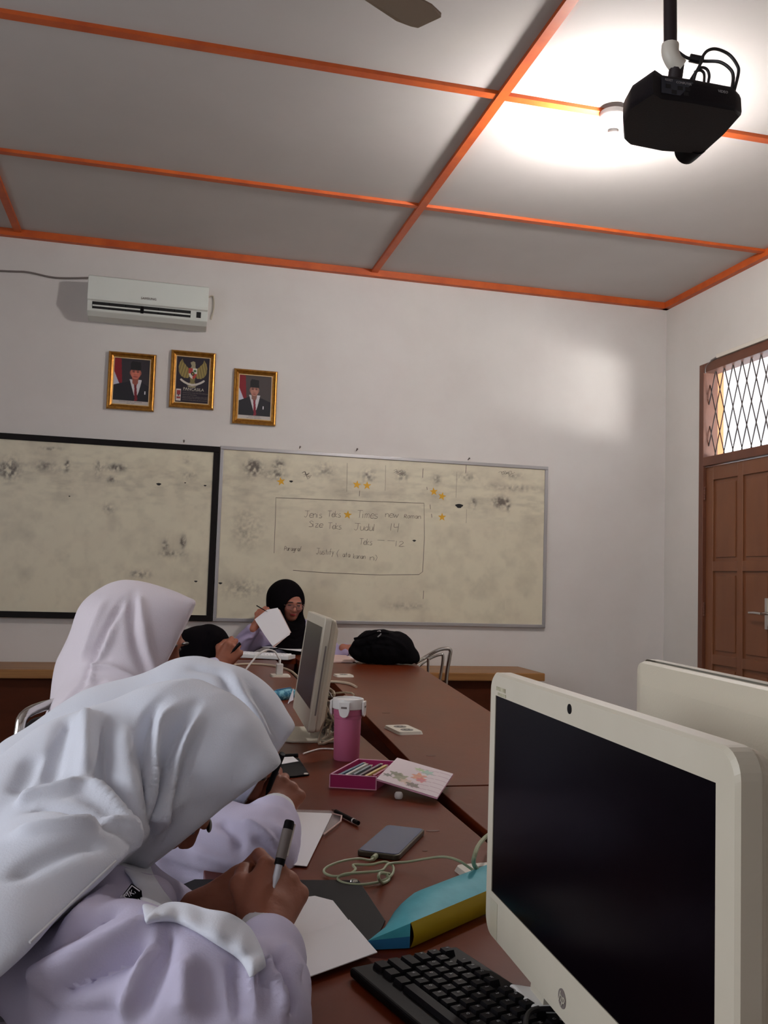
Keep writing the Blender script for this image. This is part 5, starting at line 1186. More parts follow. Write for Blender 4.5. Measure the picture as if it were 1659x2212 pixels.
scarf += chain([(400, 1650, d0, 140), (365, 1740, d0-.02, 108), (335, 1820, d0-.03, 62), (322, 1862, d0-.03, 22)], .04)
p_tip = PX(596, 1656, d0-.03); p_chin = PX(318, 1872, d0-.03)
scarf += [edge_plane(p_tip, p_chin, PX(380, 1600, d0), .003)]
# hollow of the hood
scarf += [('sc', PX(480, 1765, d0+.04), PX(395, 1830, d0+.04), R_(48, d0), R_(42, d0), .01)]
V, F = sdf_mesh(scarf, .0052, 3)
st_ = [([(352, 1508), (322, 1545), (314, 1620), (314, 1700), (319, 1780), (321, 1850)], -12, 9), ([(385, 1515), (350, 1560), (335, 1640), (327, 1730), (324, 1830)], 9, 9),
       ([(426, 1512), (388, 1570), (362, 1640), (342, 1730), (328, 1820)], -13, 10), ([(436, 1530), (402, 1600), (376, 1670), (352, 1760), (336, 1840)], 9, 9), ([(440, 1560), (404, 1640), (380, 1710), (350, 1800), (334, 1850)], -6, 9),
       ([(184, 1510), (190, 1580), (188, 1640), (184, 1690)], 13, 16), ([(184, 1685), (150, 1705), (113, 1716), (70, 1728), (30, 1745)], 11, 12), ([(186, 1685), (212, 1716), (254, 1769), (296, 1822), (318, 1850)], 13, 12),
       ([(152, 1535), (128, 1600), (112, 1660), (108, 1705)], -10, 16), ([(222, 1545), (222, 1610), (232, 1680), (270, 1765), (300, 1815)], -12, 15), ([(60, 1750), (113, 1742), (166, 1750), (212, 1775), (250, 1795)], -13, 12),
       ([(20, 1800), (100, 1790), (180, 1782), (240, 1780), (275, 1810), (312, 1862)], 9, 10), ([(10, 1910), (90, 1860), (170, 1830), (240, 1828)], -7, 14), ([(270, 1560), (272, 1640), (285, 1720), (305, 1800)], 7, 14), ([(70, 1620), (50, 1680), (20, 1720)], -8, 18)]
V = folds(V, F, st_); V = crinkle(V, F, 7, 18, 1)
np_mesh('headscarf', V, F, M['hijabw'], A)
# hem line of the scarf
_bv = BVHTree.FromPolygons([Vector(v) for v in V], [tuple(f) for f in F.tolist()]); hp_ = []
for k in range(30):
    q = Vector((64, 2036, 0)).lerp(Vector((250, 1860, 0)), k/29); h = _bv.ray_cast(CAM, ray(q.x, q.y).normalized())[0]
    if h is not None: hp_.append(h-ray(q.x, q.y).normalized()*.002)
if len(hp_) > 4: MB().tube(hp_, .0017, 6).build('hem_seam', M['cuff'], A, smooth=True)
# head, mostly hidden: face looks down along the opening
fA = (PX(424, 1798, d0+.02)-PX(350, 1700, d0)); uA = PX(428, 1638, d0)-PX(350, 1700, d0)
f, l, u = frame_of(fA, uA); ho, HA = head_ops(PX(340, 1692, d0+.04), f, l, u, 1.0)
skinA = [sdf_mesh(ho+[('c', HA(-.02, 0, -.06), HA(-.09, 0, -.16), .05, .055, .03)], .0035, 1)]
face_bits(None, HA, f, l, u, 1.0, True, A)
# right hand with pen
wr = PX(568, 2010, 1.165); kn = PX(600, 1925, 1.215)
curlA = [(48, 62, 30), (55, 78, 40), (60, 88, 45), (62, 92, 48)]
fd = kn-wr; bn = np.array((.55, -.55, .62))
(hv, hf), tipsA, atA = hand(wr, fd, bn, curlA, 1.08, side=-1, thumb=[(.018, .02, -.012), (.045, .040, -.022), (.074, .036, -.036), (.092, .022, -.042)])
skinA.append((hv, hf))
wl = PX(418, 1978, 1.26); kl = PX(480, 1925, 1.30)
(hv, hf), tl_, at_l = hand(wl, PX(492, 1938, 1.25)-wl, np.array((0., -.5, .85)), [(45, 60, 30), (50, 65, 30), (55, 65, 30), (60, 65, 30)], 1.05, side=1)
skinA.append((hv, hf))
# upper body under the clothes, one surface with the arms
bodyA = [('c', (-.46, 1.18, .52), (-.38, 1.17, .78), .11, .10, .04), ('c', (-.38, 1.17, .78), PX(150, 1960, 1.3), .09, .05, .03), ('c', PX(150, 1960, 1.3), HA(-.08, 0, -.12), .045, .045, .02),
         ('c', PX(120, 2125, 1.03), PX(520, 2235, .95), .034, .026, .02), ('c', PX(540, 2235, .95), wr, .026, .024, .02), ('c', PX(120, 2125, 1.05), PX(190, 2000, 1.2), .034, .034, .03)]
skinA.append(sdf_mesh(bodyA, .009, 1))
V, F = join(skinA); np_mesh('body', V, F, M['skin'], A)
# shirt: torso, right sleeve, far sleeve
sh = [('c', (-.46, 1.18, .46), (-.36, 1.16, .80), .155, .15, .06), ('c', (-.36, 1.16, .80), PX(80, 1960, 1.2), .15, .10, .06)]
sh += chain([(120, 2125, 1.05, 118), (250, 2125, 1.0, 138), (440, 2170, .96, 135), (545, 2215, .95, 118)], .05)
sh += chain([(545, 2215, .95, 116), (572, 2140, 1.01, 88), (580, 2070, 1.10, 70), (577, 2042, 1.13, 58)], .03)
sh += chain([(110, 2030, 1.14, 100), (250, 1990, 1.15, 88), (330, 1960, 1.18, 62)], .05)
sh += chain([(135, 1995, 1.17, 105), (200, 2080, 1.07, 122)], .05)
sh += chain([(250, 1900, 1.32, 90), (340, 1960, 1.30, 56), (420, 1975, 1.26, 42)], .03)
V, F = sdf_mesh(sh, .0065, 3)
st_ = [([(60, 2120), (160, 2075), (260, 2030), (345, 1990)], 13, 14), ([(90, 2150), (200, 2110), (300, 2050), (350, 2010)], -14, 15), ([(345, 2000), (315, 2080), (280, 2160), (250, 2212)], 11, 14), ([(368, 1998), (345, 2080), (300, 2180), (290, 2212)], -11, 13),
       ([(110, 2040), (180, 1980), (245, 1905)], 9, 12), ([(140, 2035), (210, 1990), (270, 1965)], -9, 12), ([(400, 2060), (400, 2130), (395, 2205)], 8, 16), ([(515, 2065), (516, 2130), (525, 2205)], -9, 9), ([(535, 2070), (540, 2130), (552, 2200)], 8, 9),
       ([(560, 2060), (585, 2110), (605, 2160), (615, 2205)], 10, 8), ([(590, 2050), (605, 2090), (625, 2140), (632, 2205)], -12, 7), ([(548, 2060), (566, 2090), (580, 2140)], -8, 6), ([(605, 2040), (625, 2075), (640, 2120)], 8, 7), ([(600, 2060), (590, 2085), (600, 2120)], -7, 6),
       ([(60, 2190), (180, 2200), (280, 2190)], -12, 22), ([(440, 2080), (455, 2150), (470, 2210)], -7, 14)]
V = folds(V, F, st_); V = crinkle(V, F, 10, 20, 2)
np_mesh('shirt', V.copy(), F, M['shirt'], A); SHIRT_A = (V.copy(), F)
cf = [('c', PX(572, 2052, 1.125), PX(572, 2012, 1.165), R_(60, 1.13), R_(56, 1.16), .005)]
V, F = sdf_mesh(cf+[('cut', PX(573, 2006, 1.17), wr*0+fd, .002)], .003, 1); V = crinkle(V, F, 3, 60, 3); np_mesh('cuff', V, F, M['cuff'], A)
# the end of the scarf lying over the arm
def cloth_patch(name, VF, edge_a, edge_b, nu, nv, lift, bulge, dflt, m, parent, thick=.003):
    """a flap of cloth lying on a body: the two edges are dropped onto the surface below"""
    bv = BVHTree.FromPolygons([Vector(v) for v in VF[0]], [tuple(f) for f in VF[1].tolist()])
    ea = smooth_path([Vector((x, y, 0)) for x, y in edge_a], 6); eb_ = smooth_path([Vector((x, y, 0)) for x, y in edge_b], 6)
    def samp(e, u): k = u*(len(e)-1); i_ = min(int(k), len(e)-2); return e[i_].lerp(e[i_+1], k-i_)
    g_ = []
    for i_ in range(nu+1):
        col = []
        for k in range(nv+1):
            q = samp(ea, i_/nu).lerp(samp(eb_, i_/nu), k/nv); r = ray(q.x, q.y); h = bv.ray_cast(CAM, r.normalized())[0]; col.append((q, (h-CAM).dot(fw) if h is not None else None))
        hits = [d for _, d in col if d]; last = None
        out = []
        for k in range(nv, -1, -1):
            q, d = col[k]
            if d is None or (last and d-last > .02): d = (last+.006) if last else (min(hits) if hits else dflt)
            last = d; out.append((q, d))
        g_.append(out[::-1])
    D2 = np.array([[d for _, d in c] for c in g_])
    for _ in range(4): D2[1:-1, 1:-1] = (D2[1:-1, 1:-1]*2+D2[:-2, 1:-1]+D2[2:, 1:-1]+D2[1:-1, :-2]+D2[1:-1, 2:])/6; D2[0] = (D2[0]+D2[1])/2; D2[-1] = (D2[-1]+D2[-2])/2; D2[:, 0] = (D2[:, 0]+D2[:, 1])/2; D2[:, -1] = (D2[:, -1]+D2[:, -2])/2
    bm = bmesh.new(); vv = [[bm.verts.new(P(g_[i_][k][0].x, g_[i_][k][0].y, D2[i_, k]-lift-bulge*math.sin(math.pi*min(max(k/nv, .0), 1))*(.75+.25*math.sin(i_*.9)))) for k in range(nv+1)] for i_ in range(nu+1)]
    for i_ in range(nu):
        for k in range(nv): bm.faces.new((vv[i_][k], vv[i_+1][k], vv[i_+1][k+1], vv[i_][k+1]))
    return bm
bpy.context.view_layer.update()
_bm = cloth_patch('scarf_end', SHIRT_A, [(314, 1988), (335, 1964), (365, 1950), (400, 1951), (450, 1964), (500, 1974), (540, 2004), (566, 2050), (574, 2088)], [(316, 1994), (340, 1990), (370, 1990), (400, 2000), (440, 2022), (480, 2048), (514, 2070), (532, 2094), (541, 2112)], 40, 10, .007, .012, 1.0, None, A)
_b2 = cloth_patch('scarf_end', SHIRT_A, [(252, 1866), (276, 1890), (294, 1920), (306, 1955), (313, 1992)], [(322, 1862), (332, 1890), (350, 1920), (372, 1946), (398, 1962)], 24, 10, .008, .010, 1.15, None, A)
_m = bpy.data.meshes.new('tmp'); _b2.to_mesh(_m); _bm.from_mesh(_m); bmesh.ops.recalc_face_normals(_bm, faces=_bm.faces); _me = bpy.data.meshes.new('scarf_end'); _bm.to_mesh(_me)
fo2_ = link('scarf_end', _me, M['hijabw'], A, True); s_ = fo2_.modifiers.new('solid', 'SOLIDIFY'); s_.thickness = .0035; s_.offset = 0; s_ = fo2_.modifiers.new('sub', 'SUBSURF'); s_.levels = s_.render_levels = 1
# school badge on the shoulder
def on_mesh(o, x, y):
    dg = bpy.context.evaluated_depsgraph_get(); dg.update(); im = o.matrix_world.inverted(); a = im@CAM; b = (im.to_3x3()@ray(x, y)).normalized(); h = o.ray_cast(a, b)
    return (o.matrix_world@h[1], (o.matrix_world.to_3x3()@h[2]).normalized()) if h[0] else (None, None)
bpy.context.view_layer.update()
shirtA = [c for c in A.children if c.name.startswith('shirt')][0]
hc, hn = on_mesh(shirtA, 284, 1938)
if hc is not None:
    dB = (hc-CAM).dot(fw)-.007
    bp = [P(*q, dB) for q in ((257, 1944), (284, 1908), (306, 1924), (310, 1962), (290, 1964), (268, 1953))]
    bd = MB().prism(bp, ray(284, 1938).normalized()*.004).build('badge', M['black'], A)
    bx__ = (P(300, 1925, dB)-P(268, 1944, dB)).normalized(); nn_ = -ray(284, 1938).normalized(); bx__ = (bx__-nn_*bx__.dot(nn_)).normalized(); bu = nn_.cross(bx__).normalized()
    for s_, x, y in (('SMKN', 281, 1931), ('KAR', 292, 1949)): text_mesh(s_, .0098 if s_ == 'KAR' else .0085, P(x, y, dB-.002), bx__, bu, M['paper'], 'badge_lettering', bd, .0002)
    MB().tube([P(*q, dB-.001) for q in ((290, 1960), (271, 1950), (261, 1943), (285, 1913), (302, 1925))], .0008, 5).build('badge_border', M['paper'], bd)
# pen in the right hand
pt0 = t(545, 1952, TZ+.012); pgrip = PX(597, 1880, 1.22)
ptop = PX(626, 1773, 1.24); pa_ = Vector(PX(588, 1930, 1.19)); pb_ = Vector(ptop)
pn = pen('clear ballpoint pen with dark cap on its end, held by the near student', pa_, pb_, .0055, cap=0)
dpen = (pb_-pa_).normalized(); Lp = (pb_-pa_).length
MB().tube([pb_-dpen*.058, pb_-dpen*.002, pb_], [.0068, .0068, .006], 14).build('pen_cap', M['black'], pn, smooth=True)
MB().tube([pb_-dpen*.05, pb_-dpen*.012], .0071, 14).build('silver_band', M['cgrey'], pn, smooth=True)
cx_ = dpen.cross(Vector((0, 1, 0))).normalized(); MB().box((0, 0, 0), (1, 1, 1)) if False else None
MB().prism([pb_-cx_*.0085-dpen*.045, pb_-cx_*.0085-dpen*.003, pb_-cx_*.0065-dpen*.003, pb_-cx_*.0065-dpen*.045], dpen.cross(cx_)*.003).build('pocket_clip', M['chrome'], pn)
pn.children[0].data.materials[0] = mat('clear_pen_barrel', (196, 196, 204), .2)
sk = [('c', (-.46, 1.10, .50), (-.08, 1.08, .55), .10, .085, .05), ('c', (-.46, 1.28, .50), (-.08, 1.28, .55), .10, .085, .05), ('c', (-.08, 1.08, .54), (-.05, 1.08, .12), .085, .07, .05), ('c', (-.08, 1.28, .54), (-.05, 1.28, .12), .085, .07, .05)]
def skirt(parent, dx, dy, m='skirt', s=1.):
    o = [(k_[0], np.array(k_[1])+(dx, dy, 0), np.array(k_[2])+(dx, dy, 0), k_[3]*s, k_[4]*s, k_[5]) for k_ in sk]; V, F = sdf_mesh(o, .014, 2); np_mesh('skirt', V, F, M[m], parent)
    for yy_ in (1.08, 1.28): MB().ball((-.01+dx, yy_+dy, .045), (.11, .045, .045)).build('shoe', M['black'], parent, smooth=True)
skirt(A, 0, 0)

# ---------------------------------------------------------------- B: second student, behind her
B = person('second student bent low behind the near one, only scarf peak, sleeve and hand showing', (-.2, 1.95, 0))
dB_ = 1.86
sc2 = [('e', PX(440, 1570, dB_+.03), (R_(125, dB_),)*3, None, .02)]
sc2 += chain([(430, 1560, dB_+.02, 128), (490, 1560, dB_, 108), (545, 1578, dB_-.02, 70), (598, 1590, dB_-.03, 38), (642, 1612, dB_-.03, 26)], .025)
sc2 += chain([(500, 1570, dB_, 100), (520, 1660, dB_-.02, 80), (500, 1720, dB_-.02, 40)], .05)
sc2 += chain([(400, 1560, dB_+.02, 120), (250, 1640, dB_, 150), (120, 1740, dB_-.05, 180)], .06)
sc2 += [edge_plane(PX(641, 1566, dB_), PX(520, 1745, dB_), PX(480, 1560, dB_), .004)]
V, F = sdf_mesh(sc2, .0075, 3)
V = folds(V, F, [([(500, 1450), (520, 1500), (560, 1550), (590, 1620)], 8, 14), ([(470, 1450), (500, 1490), (530, 1560), (560, 1620)], -8, 14), ([(540, 1480), (570, 1540), (600, 1590)], -5, 14), ([(400, 1440), (450, 1450), (500, 1460)], -4, 12)]); V = crinkle(V, F, 4, 22, 5)
np_mesh('headscarf', V, F, M['hijabw'], B)
f, l, u = frame_of(PX(600, 1760, dB_-.05)-PX(500, 1600, dB_), PX(560, 1480, dB_)-PX(470, 1700, dB_)); ho, HB = head_ops(PX(505, 1618, dB_+.02), f, l, u, .98)
skB = [sdf_mesh(ho+[('c', HB(-.02, 0, -.06), HB(-.09, 0, -.16), .05, .055, .03)], .004, 1)]
face_bits(None, HB, f, l, u, .98, True, B)
wB = PX(580, 1768, 1.83); kB_ = PX(605, 1722, 1.88)
(hv, hf), tB, _a = hand(wB, PX(606, 1722, 1.87)-wB, np.array((.35, -.5, .8)), [(40, 55, 30), (50, 70, 35), (55, 75, 40), (58, 80, 40)], 1.1, side=-1)
skB.append((hv, hf))
wB2 = PX(505, 1750, 1.9)
(hv, hf), _t, _a = hand(wB2, PX(560, 1725, 1.93)-wB2, np.array((0, -.5, .8)), [(30, 40, 20)]*4, 1.0, side=1)
skB.append((hv, hf))
skB.append(sdf_mesh([('c', (-.34, 1.92, .52), (-.22, 1.92, .66), .11, .10, .04), ('c', (-.22, 1.92, .66), HB(-.08, 0, -.13), .08, .045, .04), ('c', (-.16, 1.82, .74), PX(470, 1875, 1.62), .04, .034, .02), ('c', PX(500, 1870, 1.62), wB, .034, .026, .02)], .01, 1))
V, F = join(skB); np_mesh('body', V, F, M['skin'], B)
sh2 = [('c', (-.34, 1.92, .46), (-.22, 1.92, .66), .15, .14, .05), ('c', (-.22, 1.92, .66), PX(300, 1760, 1.85), .13, .07, .04)]
sh2 += chain([(260, 1820, 1.72, 100), (360, 1850, 1.62, 90), (500, 1868, 1.58, 72), (560, 1850, 1.58, 72)], .04)
sh2 += chain([(560, 1845, 1.58, 76), (578, 1815, 1.65, 66), (585, 1785, 1.72, 57), (590, 1768, 1.78, 48)], .03)
sh2 += chain([(430, 1760, 1.75, 40), (470, 1800, 1.66, 60), (520, 1840, 1.6, 70)], .04)
V, F = sdf_mesh(sh2, .0065, 3)
V = folds(V, F, [([(330, 1850), (420, 1890), (520, 1905)], -6, 10), ([(470, 1770), (510, 1800), (520, 1850)], -8, 12), ([(520, 1770), (560, 1790), (600, 1830)], 7, 9), ([(540, 1810), (580, 1830), (590, 1880)], -7, 8), ([(400, 1830), (480, 1860), (580, 1880)], 6, 12), ([(600, 1780), (615, 1830), (605, 1880)], 5, 7)]); V = crinkle(V, F, 4, 34, 6)
np_mesh('shirt', V, F, M['shirt'], B)
V, F = sdf_mesh([('c', PX(588, 1795, 1.7), PX(592, 1762, 1.78), R_(54, 1.7), R_(48, 1.78), .004), ('cut', PX(592, 1752, 1.79), PX(605, 1722, 1.9)-PX(588, 1795, 1.7), .002)], .004, 1); V = crinkle(V, F, 3, 60, 7); np_mesh('cuff', V, F, M['cuff'], B)
pen('black pen held nearly upright by the second student', Vector(PX(573, 1722, 1.84)), Vector(PX(610, 1628, 1.80)), .0062, cap=.0)
skirt(B, .04, .74)

# ---------------------------------------------------------------- C: third student, sitting upright, in profile
Cc = person('third student sitting upright in pale pinkish headscarf, face turned to the right', (-.3, 2.4, 0))
dC = 2.34
s3c = [('e', PX(290, 1375, dC+.02), (R_(112, dC), R_(112, dC), R_(112, dC)), None, .02)]
s3c += chain([(290, 1370, dC+.02, 108), (335, 1362, dC, 84), (375, 1340, dC-.01, 46), (417, 1308, dC-.02, 7)], .05)
s3c += chain([(300, 1390, dC, 100), (300, 1460, dC-.02, 82), (310, 1530, dC-.04, 90)], .05)
s3c += chain([(265, 1370, dC+.03, 95), (215, 1450, dC+.03, 82), (198, 1530, dC+.02, 76), (190, 1620, dC, 100), (180, 1720, dC, 110)], .05)
s3c += chain([(270, 1480, dC, 90), (230, 1560, dC-.08, 110), (260, 1640, dC-.08, 120)], .05)
s3c += [edge_plane(PX(425, 1303, dC), PX(355, 1445, dC), PX(290, 1370, dC), .004)]
s3c += [('sc', PX(400, 1370, dC+.03), PX(370, 1425, dC+.03), R_(38, dC), R_(30, dC), .01)]
V, F = sdf_mesh(s3c, .0078, 3)
V = folds(V, F, [([(290, 1275), (285, 1330), (292, 1400), (320, 1460), (340, 1500)], -9, 13), ([(300, 1280), (310, 1350), (325, 1420), (350, 1460)], 7, 12), ([(270, 1290), (235, 1350), (200, 1430), (180, 1490)], -10, 12), ([(255, 1330), (225, 1400), (200, 1450), (180, 1500)], 8, 12), ([(230, 1290), (195, 1370), (175, 1440)], 6, 14),
                 ([(180, 1450), (230, 1440), (280, 1460), (330, 1490)], 10, 12), ([(130, 1530), (180, 1480), (240, 1470)], -8, 10), ([(125, 1550), (190, 1500), (260, 1490)], 7, 8)]); V = crinkle(V, F, 5, 24, 8)
np_mesh('headscarf', V, F, M['hijabp'], Cc)
f, l, u = frame_of(PX(420, 1440, dC-.02)-PX(320, 1375, dC+.02), PX(330, 1250, dC)-PX(300, 1440, dC)); ho, HC = head_ops(PX(320, 1380, dC+.035), f, l, u, .96)
skC = [sdf_mesh(ho+[('c', HC(-.02, 0, -.06), HC(-.05, 0, -.18), .05, .055, .03)], .004, 1), sdf_mesh([('c', (-.12, 2.42, .52), (-.09, 2.42, .76), .10, .10, .04), ('c', (-.09, 2.42, .76), HC(-.05, 0, -.15), .09, .045, .04), ('c', (-.09, 2.32, .82), (.02, 2.22, .80), .04, .034, .02), ('c', (.02, 2.22, .80), (.12, 2.34, .79), .036, .028, .02)], .011, 1)]
(hv, hf), _t, _a = hand((.12, 2.35, .785), (1, .3, 0), (0, 0, 1), [(30, 40, 20)]*4, 1.0, side=1, vox=.003); skC.append((hv, hf))
face_bits(None, HC, f, l, u, .96, True, Cc)
V, F = join(skC); np_mesh('body', V, F, M['skin'], Cc)
V, F = sdf_mesh([('c', (-.13, 2.42, .46), (-.09, 2.42, .80), .13, .13, .05), ('c', (-.08, 2.32, .84), (.02, 2.22, .81), .068, .055, .04), ('c', (.02, 2.22, .81), (.09, 2.32, .795), .055, .042, .03), ('c', (-.08, 2.54, .86), (.02, 2.62, .81), .065, .055, .05), ('c', (.02, 2.62, .81), (.2, 2.56, .79), .055, .042, .03)], .009, 2)
V = crinkle(V, F, 5, 28, 9); np_mesh('shirt', V, F, M['shirt'], Cc); skirt(Cc, .3, 1.24)

# ---------------------------------------------------------------- D: student in black headscarf, head down
Dd = person('student in black headscarf with her head bowed to the table, fist holding a pen', (-.05, 4.2, 0))
dD = 4.15
s4 = [('e', PX(435, 1400, dD), (.095, .095, .09), None, .02)]
s4 += chain([(430, 1398, dD, 42), (452, 1376, dD-.02, 28), (448, 1364, dD-.02, 12)], .02)+chain([(435, 1400, dD, 42), (465, 1392, dD-.04, 32), (486, 1402, dD-.05, 14)], .03)
s4 += chain([(420, 1405, dD, 44), (380, 1420, dD, 50), (330, 1450, dD+.05, 56)], .04)+chain([(440, 1410, dD-.03, 44), (440, 1440, dD-.05, 50)], .04)
V, F = sdf_mesh(s4, .009, 3); V = folds(V, F, [([(450, 1360), (440, 1390), (430, 1420)], -7, 16), ([(465, 1365), (470, 1395), (480, 1420)], 6, 14), ([(410, 1375), (400, 1400), (395, 1425)], -6, 14)]); V = crinkle(V, F, 6, 26, 10)
np_mesh('headscarf', V, F, M['hijabk'], Dd)
f, l, u = frame_of((.75, -.3, -.9), (.7, 0, .7)); ho, HD = head_ops(PX(445, 1405, dD), f, l, u, .8)
skD = [sdf_mesh(ho+[('c', HD(-.02, 0, -.06), HD(-.09, 0, -.14), .04, .045, .03)], .006, 1)]
wD = PX(478, 1437, 4.0)
(hv, hf), _t, _a = hand(wD, PX(505, 1400, 4.02)-wD, np.array((.2, -.9, .5)), [(55, 80, 40), (60, 85, 45), (65, 90, 45), (68, 92, 48)], 1.2, side=-1, vox=.003); skD.append((hv, hf))
skD.append(sdf_mesh([('c', (-.2, 4.2, .52), (-.12, 4.2, .80), .12, .11, .06), ('c', (-.12, 4.2, .80), HD(-.07, 0, -.1), .09, .05, .05), ('c', (-.08, 4.05, .85), (.05, 4.02, .79), .045, .036, .02), ('c', (.05, 4.02, .79), wD, .034, .026, .02)], .011, 1))
V, F = join(skD); np_mesh('body', V, F, M['skin'], Dd); face_bits(None, HD, f, l, u, .8, False, Dd)
V, F = sdf_mesh([('c', (-.22, 4.2, .46), (-.14, 4.2, .80), .15, .12, .06), ('c', (-.10, 4.05, .86), (.05, 4.0, .80), .065, .052, .05), ('c', (.05, 4.0, .80), PX(468, 1437, 4.0), .05, .036, .03), ('c', (-.10, 4.35, .86), (.05, 4.38, .80), .065, .052, .05)], .009, 2)
np_mesh('shirt', V, F, M['shirt'], Dd); skirt(Dd, .14, 3.02)
pen('short black pen sticking out of the far fist in front of the black headscarf', Vector(PX(498, 1412, 3.97)), Vector(PX(519, 1389, 3.97)), .007, cap=0)

# ---------------------------------------------------------------- E: woman in black headscarf facing us
E_ = person('woman in black headscarf and glasses holding up a white sheet at the far table', (.62, 6.05, 0))
dE2 = 6.02
cE_ = PX(629, 1303, dE2); f, l, u = frame_of(PX(660, 1345, dE2-.35)-cE_, (.05, 0, 1)); ho, HE = head_ops(cE_, f, l, u, .98)
nk = [('c', HE(-.02, 0, -.06), HE(-.03, 0, -.19), .052, .058, .03)]
skE = [sdf_mesh(ho+nk, .0036, 1)]
wE = PX(556, 1345, 5.80); 
(hv, hf), _t, _a = hand(wE, PX(572, 1322, 5.82)-wE, np.array((-.3, -.8, .5)), [(35, 45, 25), (40, 50, 25), (45, 55, 25), (50, 60, 25)], 1.0, side=-1, vox=.0028, thumb=[(.018, .02, -.012), (.045, .046, -.010), (.070, .050, -.020), (.090, .040, -.03)]); skE.append((hv, hf))
wE2 = PX(758, 1402, 5.78)
(hv, hf), _t, _a = hand(wE2, (.9, -.2, -.1), (0, -.3, 1), [(20, 30, 20)]*4, 1.0, side=1, vox=.003); skE.append((hv, hf))
shE = PX(632, 1385, 6.08)
tor = [('c', (shE[0], 6.1, .75), (shE[0], 6.08, .84), .10, .10, .06), ('c', (shE[0], 6.08, .82), HE(-.03, 0, -.19), .10, .05, .05)]
SL_ = (shE[0]-.16, 6.03, .875); SR_ = (shE[0]+.16, 6.03, .875); EL_ = tuple(PX(508, 1405, 5.86)); ER_ = tuple(PX(722, 1418, 5.84))
tor += [('c', SL_, EL_, .048, .04, .03), ('c', EL_, wE, .038, .027, .02), ('c', SR_, ER_, .048, .04, .03), ('c', ER_, wE2, .038, .027, .02), ('c', SL_, SR_, .06, .06, .04)]
skE.append(sdf_mesh(tor, .01, 1)); V, F = join(skE); np_mesh('body', V, F, M['skinf'], E_)
face_bits(None, HE, f, l, u, .98, True, E_)
V, F = sdf_mesh([('c', (shE[0], 6.1, .77), (shE[0], 6.08, .84), .135, .13, .06), ('c', SL_, SR_, .075, .075, .06), ('c', SL_, EL_, .068, .062, .04), ('c', EL_, PX(545, 1362, 5.81), .062, .045, .03), ('c', SR_, ER_, .068, .06, .04), ('c', ER_, PX(745, 1405, 5.79), .058, .042, .03)], .0085, 2)
V = folds(V, F, [([(500, 1385), (520, 1375), (545, 1365)], -8, 14), ([(515, 1395), (530, 1380), (550, 1375)], 7, 12), ([(720, 1390), (735, 1385), (750, 1390)], -7, 14)]); V = crinkle(V, F, 7, 30, 11)
np_mesh('shirt', V, F, M['shirtl'], E_)
hs = [('e', PX(619, 1300, dE2+.022), (.119, .126, .138), None, .02), ('c', PX(612, 1290, dE2+.06), PX(606, 1345, dE2+.07), .105, .09, .05), ('c', PX(620, 1340, dE2+.02), PX(628, 1400, dE2-.06), .088, .115, .06), ('c', PX(640, 1350, dE2), PX(652, 1400, dE2-.05), .06, .08, .05)]
hs += [('se', HE(.085, .004, -.022), (.078, .064, .086), np.stack([f, l, u], 1), .012), ('sc', HE(.03, 0, -.02), HE(.2, 0, -.03), .048, .062, .01)]
V, F = sdf_mesh(hs, .0055, 2); V = folds(V, F, [([(588, 1270), (582, 1310), (595, 1350), (615, 1385)], -6, 14), ([(610, 1350), (635, 1362), (655, 1350)], 7, 12), ([(605, 1365), (635, 1380), (658, 1370)], -6, 12)]); V = crinkle(V, F, 4, 30, 12)
np_mesh('headscarf', V, F, M['hijabk'], E_)
gl = empty('spectacles', tuple(HE(.105, 0, .01)), 'thin copper framed spectacles worn by the woman at the far table', 'glasses')
def ring(b0_):
    pts = []
    for k in range(20):
        a = 2*math.pi*k/20; c_, s__ = math.cos(a), math.sin(a); q = abs(c_)**2.6+abs(s__)**2.6; q = q**(-1/2.6)
        pts.append(Vector(HE(.103-.006*abs(b0_+c_*.025)/.05, b0_+c_*.026*q, .006+s__*.019*q)))
    return pts
mb = MB(); mb.tube(ring(.031), .0025, 6, close=True); mb.tube(ring(-.031), .0025, 6, close=True); mb.tube([HE(.104, .006, .012), HE(.107, 0, .014), HE(.104, -.006, .012)], .0016, 6)
for s__ in (-1, 1): mb.tube([HE(.097, .057*s__, .012), HE(.085, .070*s__, .012), HE(.0, .078*s__, .010)], .0016, 6)
mb.build('spectacle_frame', M['specs'], gl, smooth=True)
mb = [MB().prism([Vector(p) for p in ring(s__*.031)], Vector(f)*.0008).build('lens', mat('spectacle_lens', (190, 150, 150), .08, alpha=.1), gl) for s__ in (-1, 1)]
skirt(E_, 1.0, 5.0, 'skirt', .01) if False else None
V, F = sdf_mesh([('c', (shE[0]-.09, 6.12, .70), (shE[0]-.10, 5.92, .70), .085, .08, .04), ('c', (shE[0]+.09, 6.12, .70), (shE[0]+.10, 5.92, .70), .085, .08, .04), ('c', (shE[0]-.10, 5.90, .66), (shE[0]-.10, 5.88, .12), .075, .06, .04), ('c', (shE[0]+.10, 5.90, .66), (shE[0]+.10, 5.88, .12), .075, .06, .04)], .014, 2); np_mesh('skirt', V, F, M['skirt'], E_)
for s__ in (-.1, .1): MB().ball((shE[0]+s__, 5.84, .045), (.045, .11, .045)).build('shoe', M['black'], E_, smooth=True)
ps = empty('paper_sheet', tuple(P(588, 1355, 5.76)), 'white sheet held up in the air by the woman in glasses', 'paper')
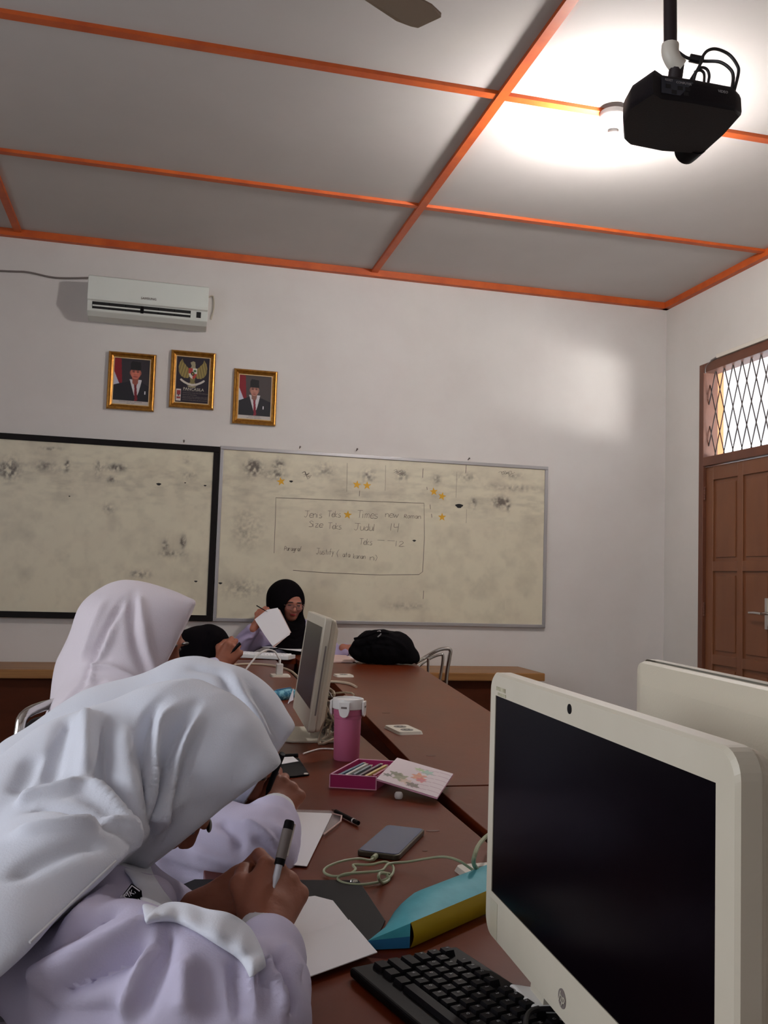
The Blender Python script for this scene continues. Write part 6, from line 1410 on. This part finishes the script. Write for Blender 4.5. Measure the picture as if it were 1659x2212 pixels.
MB().prism([P(577, 1317, 5.78), P(600, 1313, 5.78), P(627, 1364, 5.74), P(626, 1371, 5.74), P(589, 1396, 5.72), P(571, 1371, 5.74), P(550, 1338, 5.77)], (0, .004, 0)).build('sheet', M['paper'], ps)
MB().prism([P(600, 1314, 5.785), P(605, 1318, 5.785), P(629, 1366, 5.745), P(592, 1399, 5.725), P(589, 1396, 5.725), P(626, 1370, 5.745)], (0, .003, 0)).build('second_sheet', M['paperp'], ps)
pen('thin pencil standing out above the fingers of the woman in glasses', Vector(PX(578, 1322, 5.77)), Vector(PX(554, 1308, 5.77)), .0035, cap=0, name='pencil')
# ---------------------------------------------------------------- backpack
dK = 5.35
bk = empty('backpack', tuple(onZ(830, 1428, TZ)), 'soft black backpack lying on the far end of the table', 'backpack')
ko = chain([(776, 1404, dK, 20), (800, 1396, dK, 30), (830, 1396, dK, 31), (862, 1400, dK, 28), (890, 1414, dK, 13)], .05)+chain([(822, 1378, dK, 12), (830, 1392, dK, 26)], .04)+chain([(790, 1410, dK, 20), (840, 1412, dK, 24), (880, 1418, dK, 14), (900, 1424, dK-.02, 6)], .04)
ko += chain([(770, 1392, dK-.05, 10), (764, 1406, dK-.05, 9), (770, 1414, dK-.05, 9)], .02)
ko += [('cut', (0, 0, TZ+.003), (0, 0, -1), .004)]
V, F = sdf_mesh(ko, .008, 2); V = folds(V, F, [([(790, 1385), (800, 1400), (795, 1420)], -10, 10), ([(815, 1375), (835, 1378), (860, 1388), (885, 1408)], 6, 10), ([(770, 1400), (810, 1392), (860, 1400)], -5, 9)]); V = crinkle(V, F, 9, 45, 13)
np_mesh('bag_body', V, F, M['backpack'], bk)
MB().tube(smooth_path([P(813, 1366, dK-.1), P(820, 1363, dK-.1), P(823, 1369, dK-.1), P(816, 1376, dK-.1)], 5), .004, 6).build('zip_pull', M['alu'], bk)
MB().tube(smooth_path([P(765, 1380, dK-.08), P(790, 1374, dK-.1), P(815, 1366, dK-.1), P(840, 1368, dK-.1)], 6), .007, 6).build('carry_handle', M['backpack'], bk)
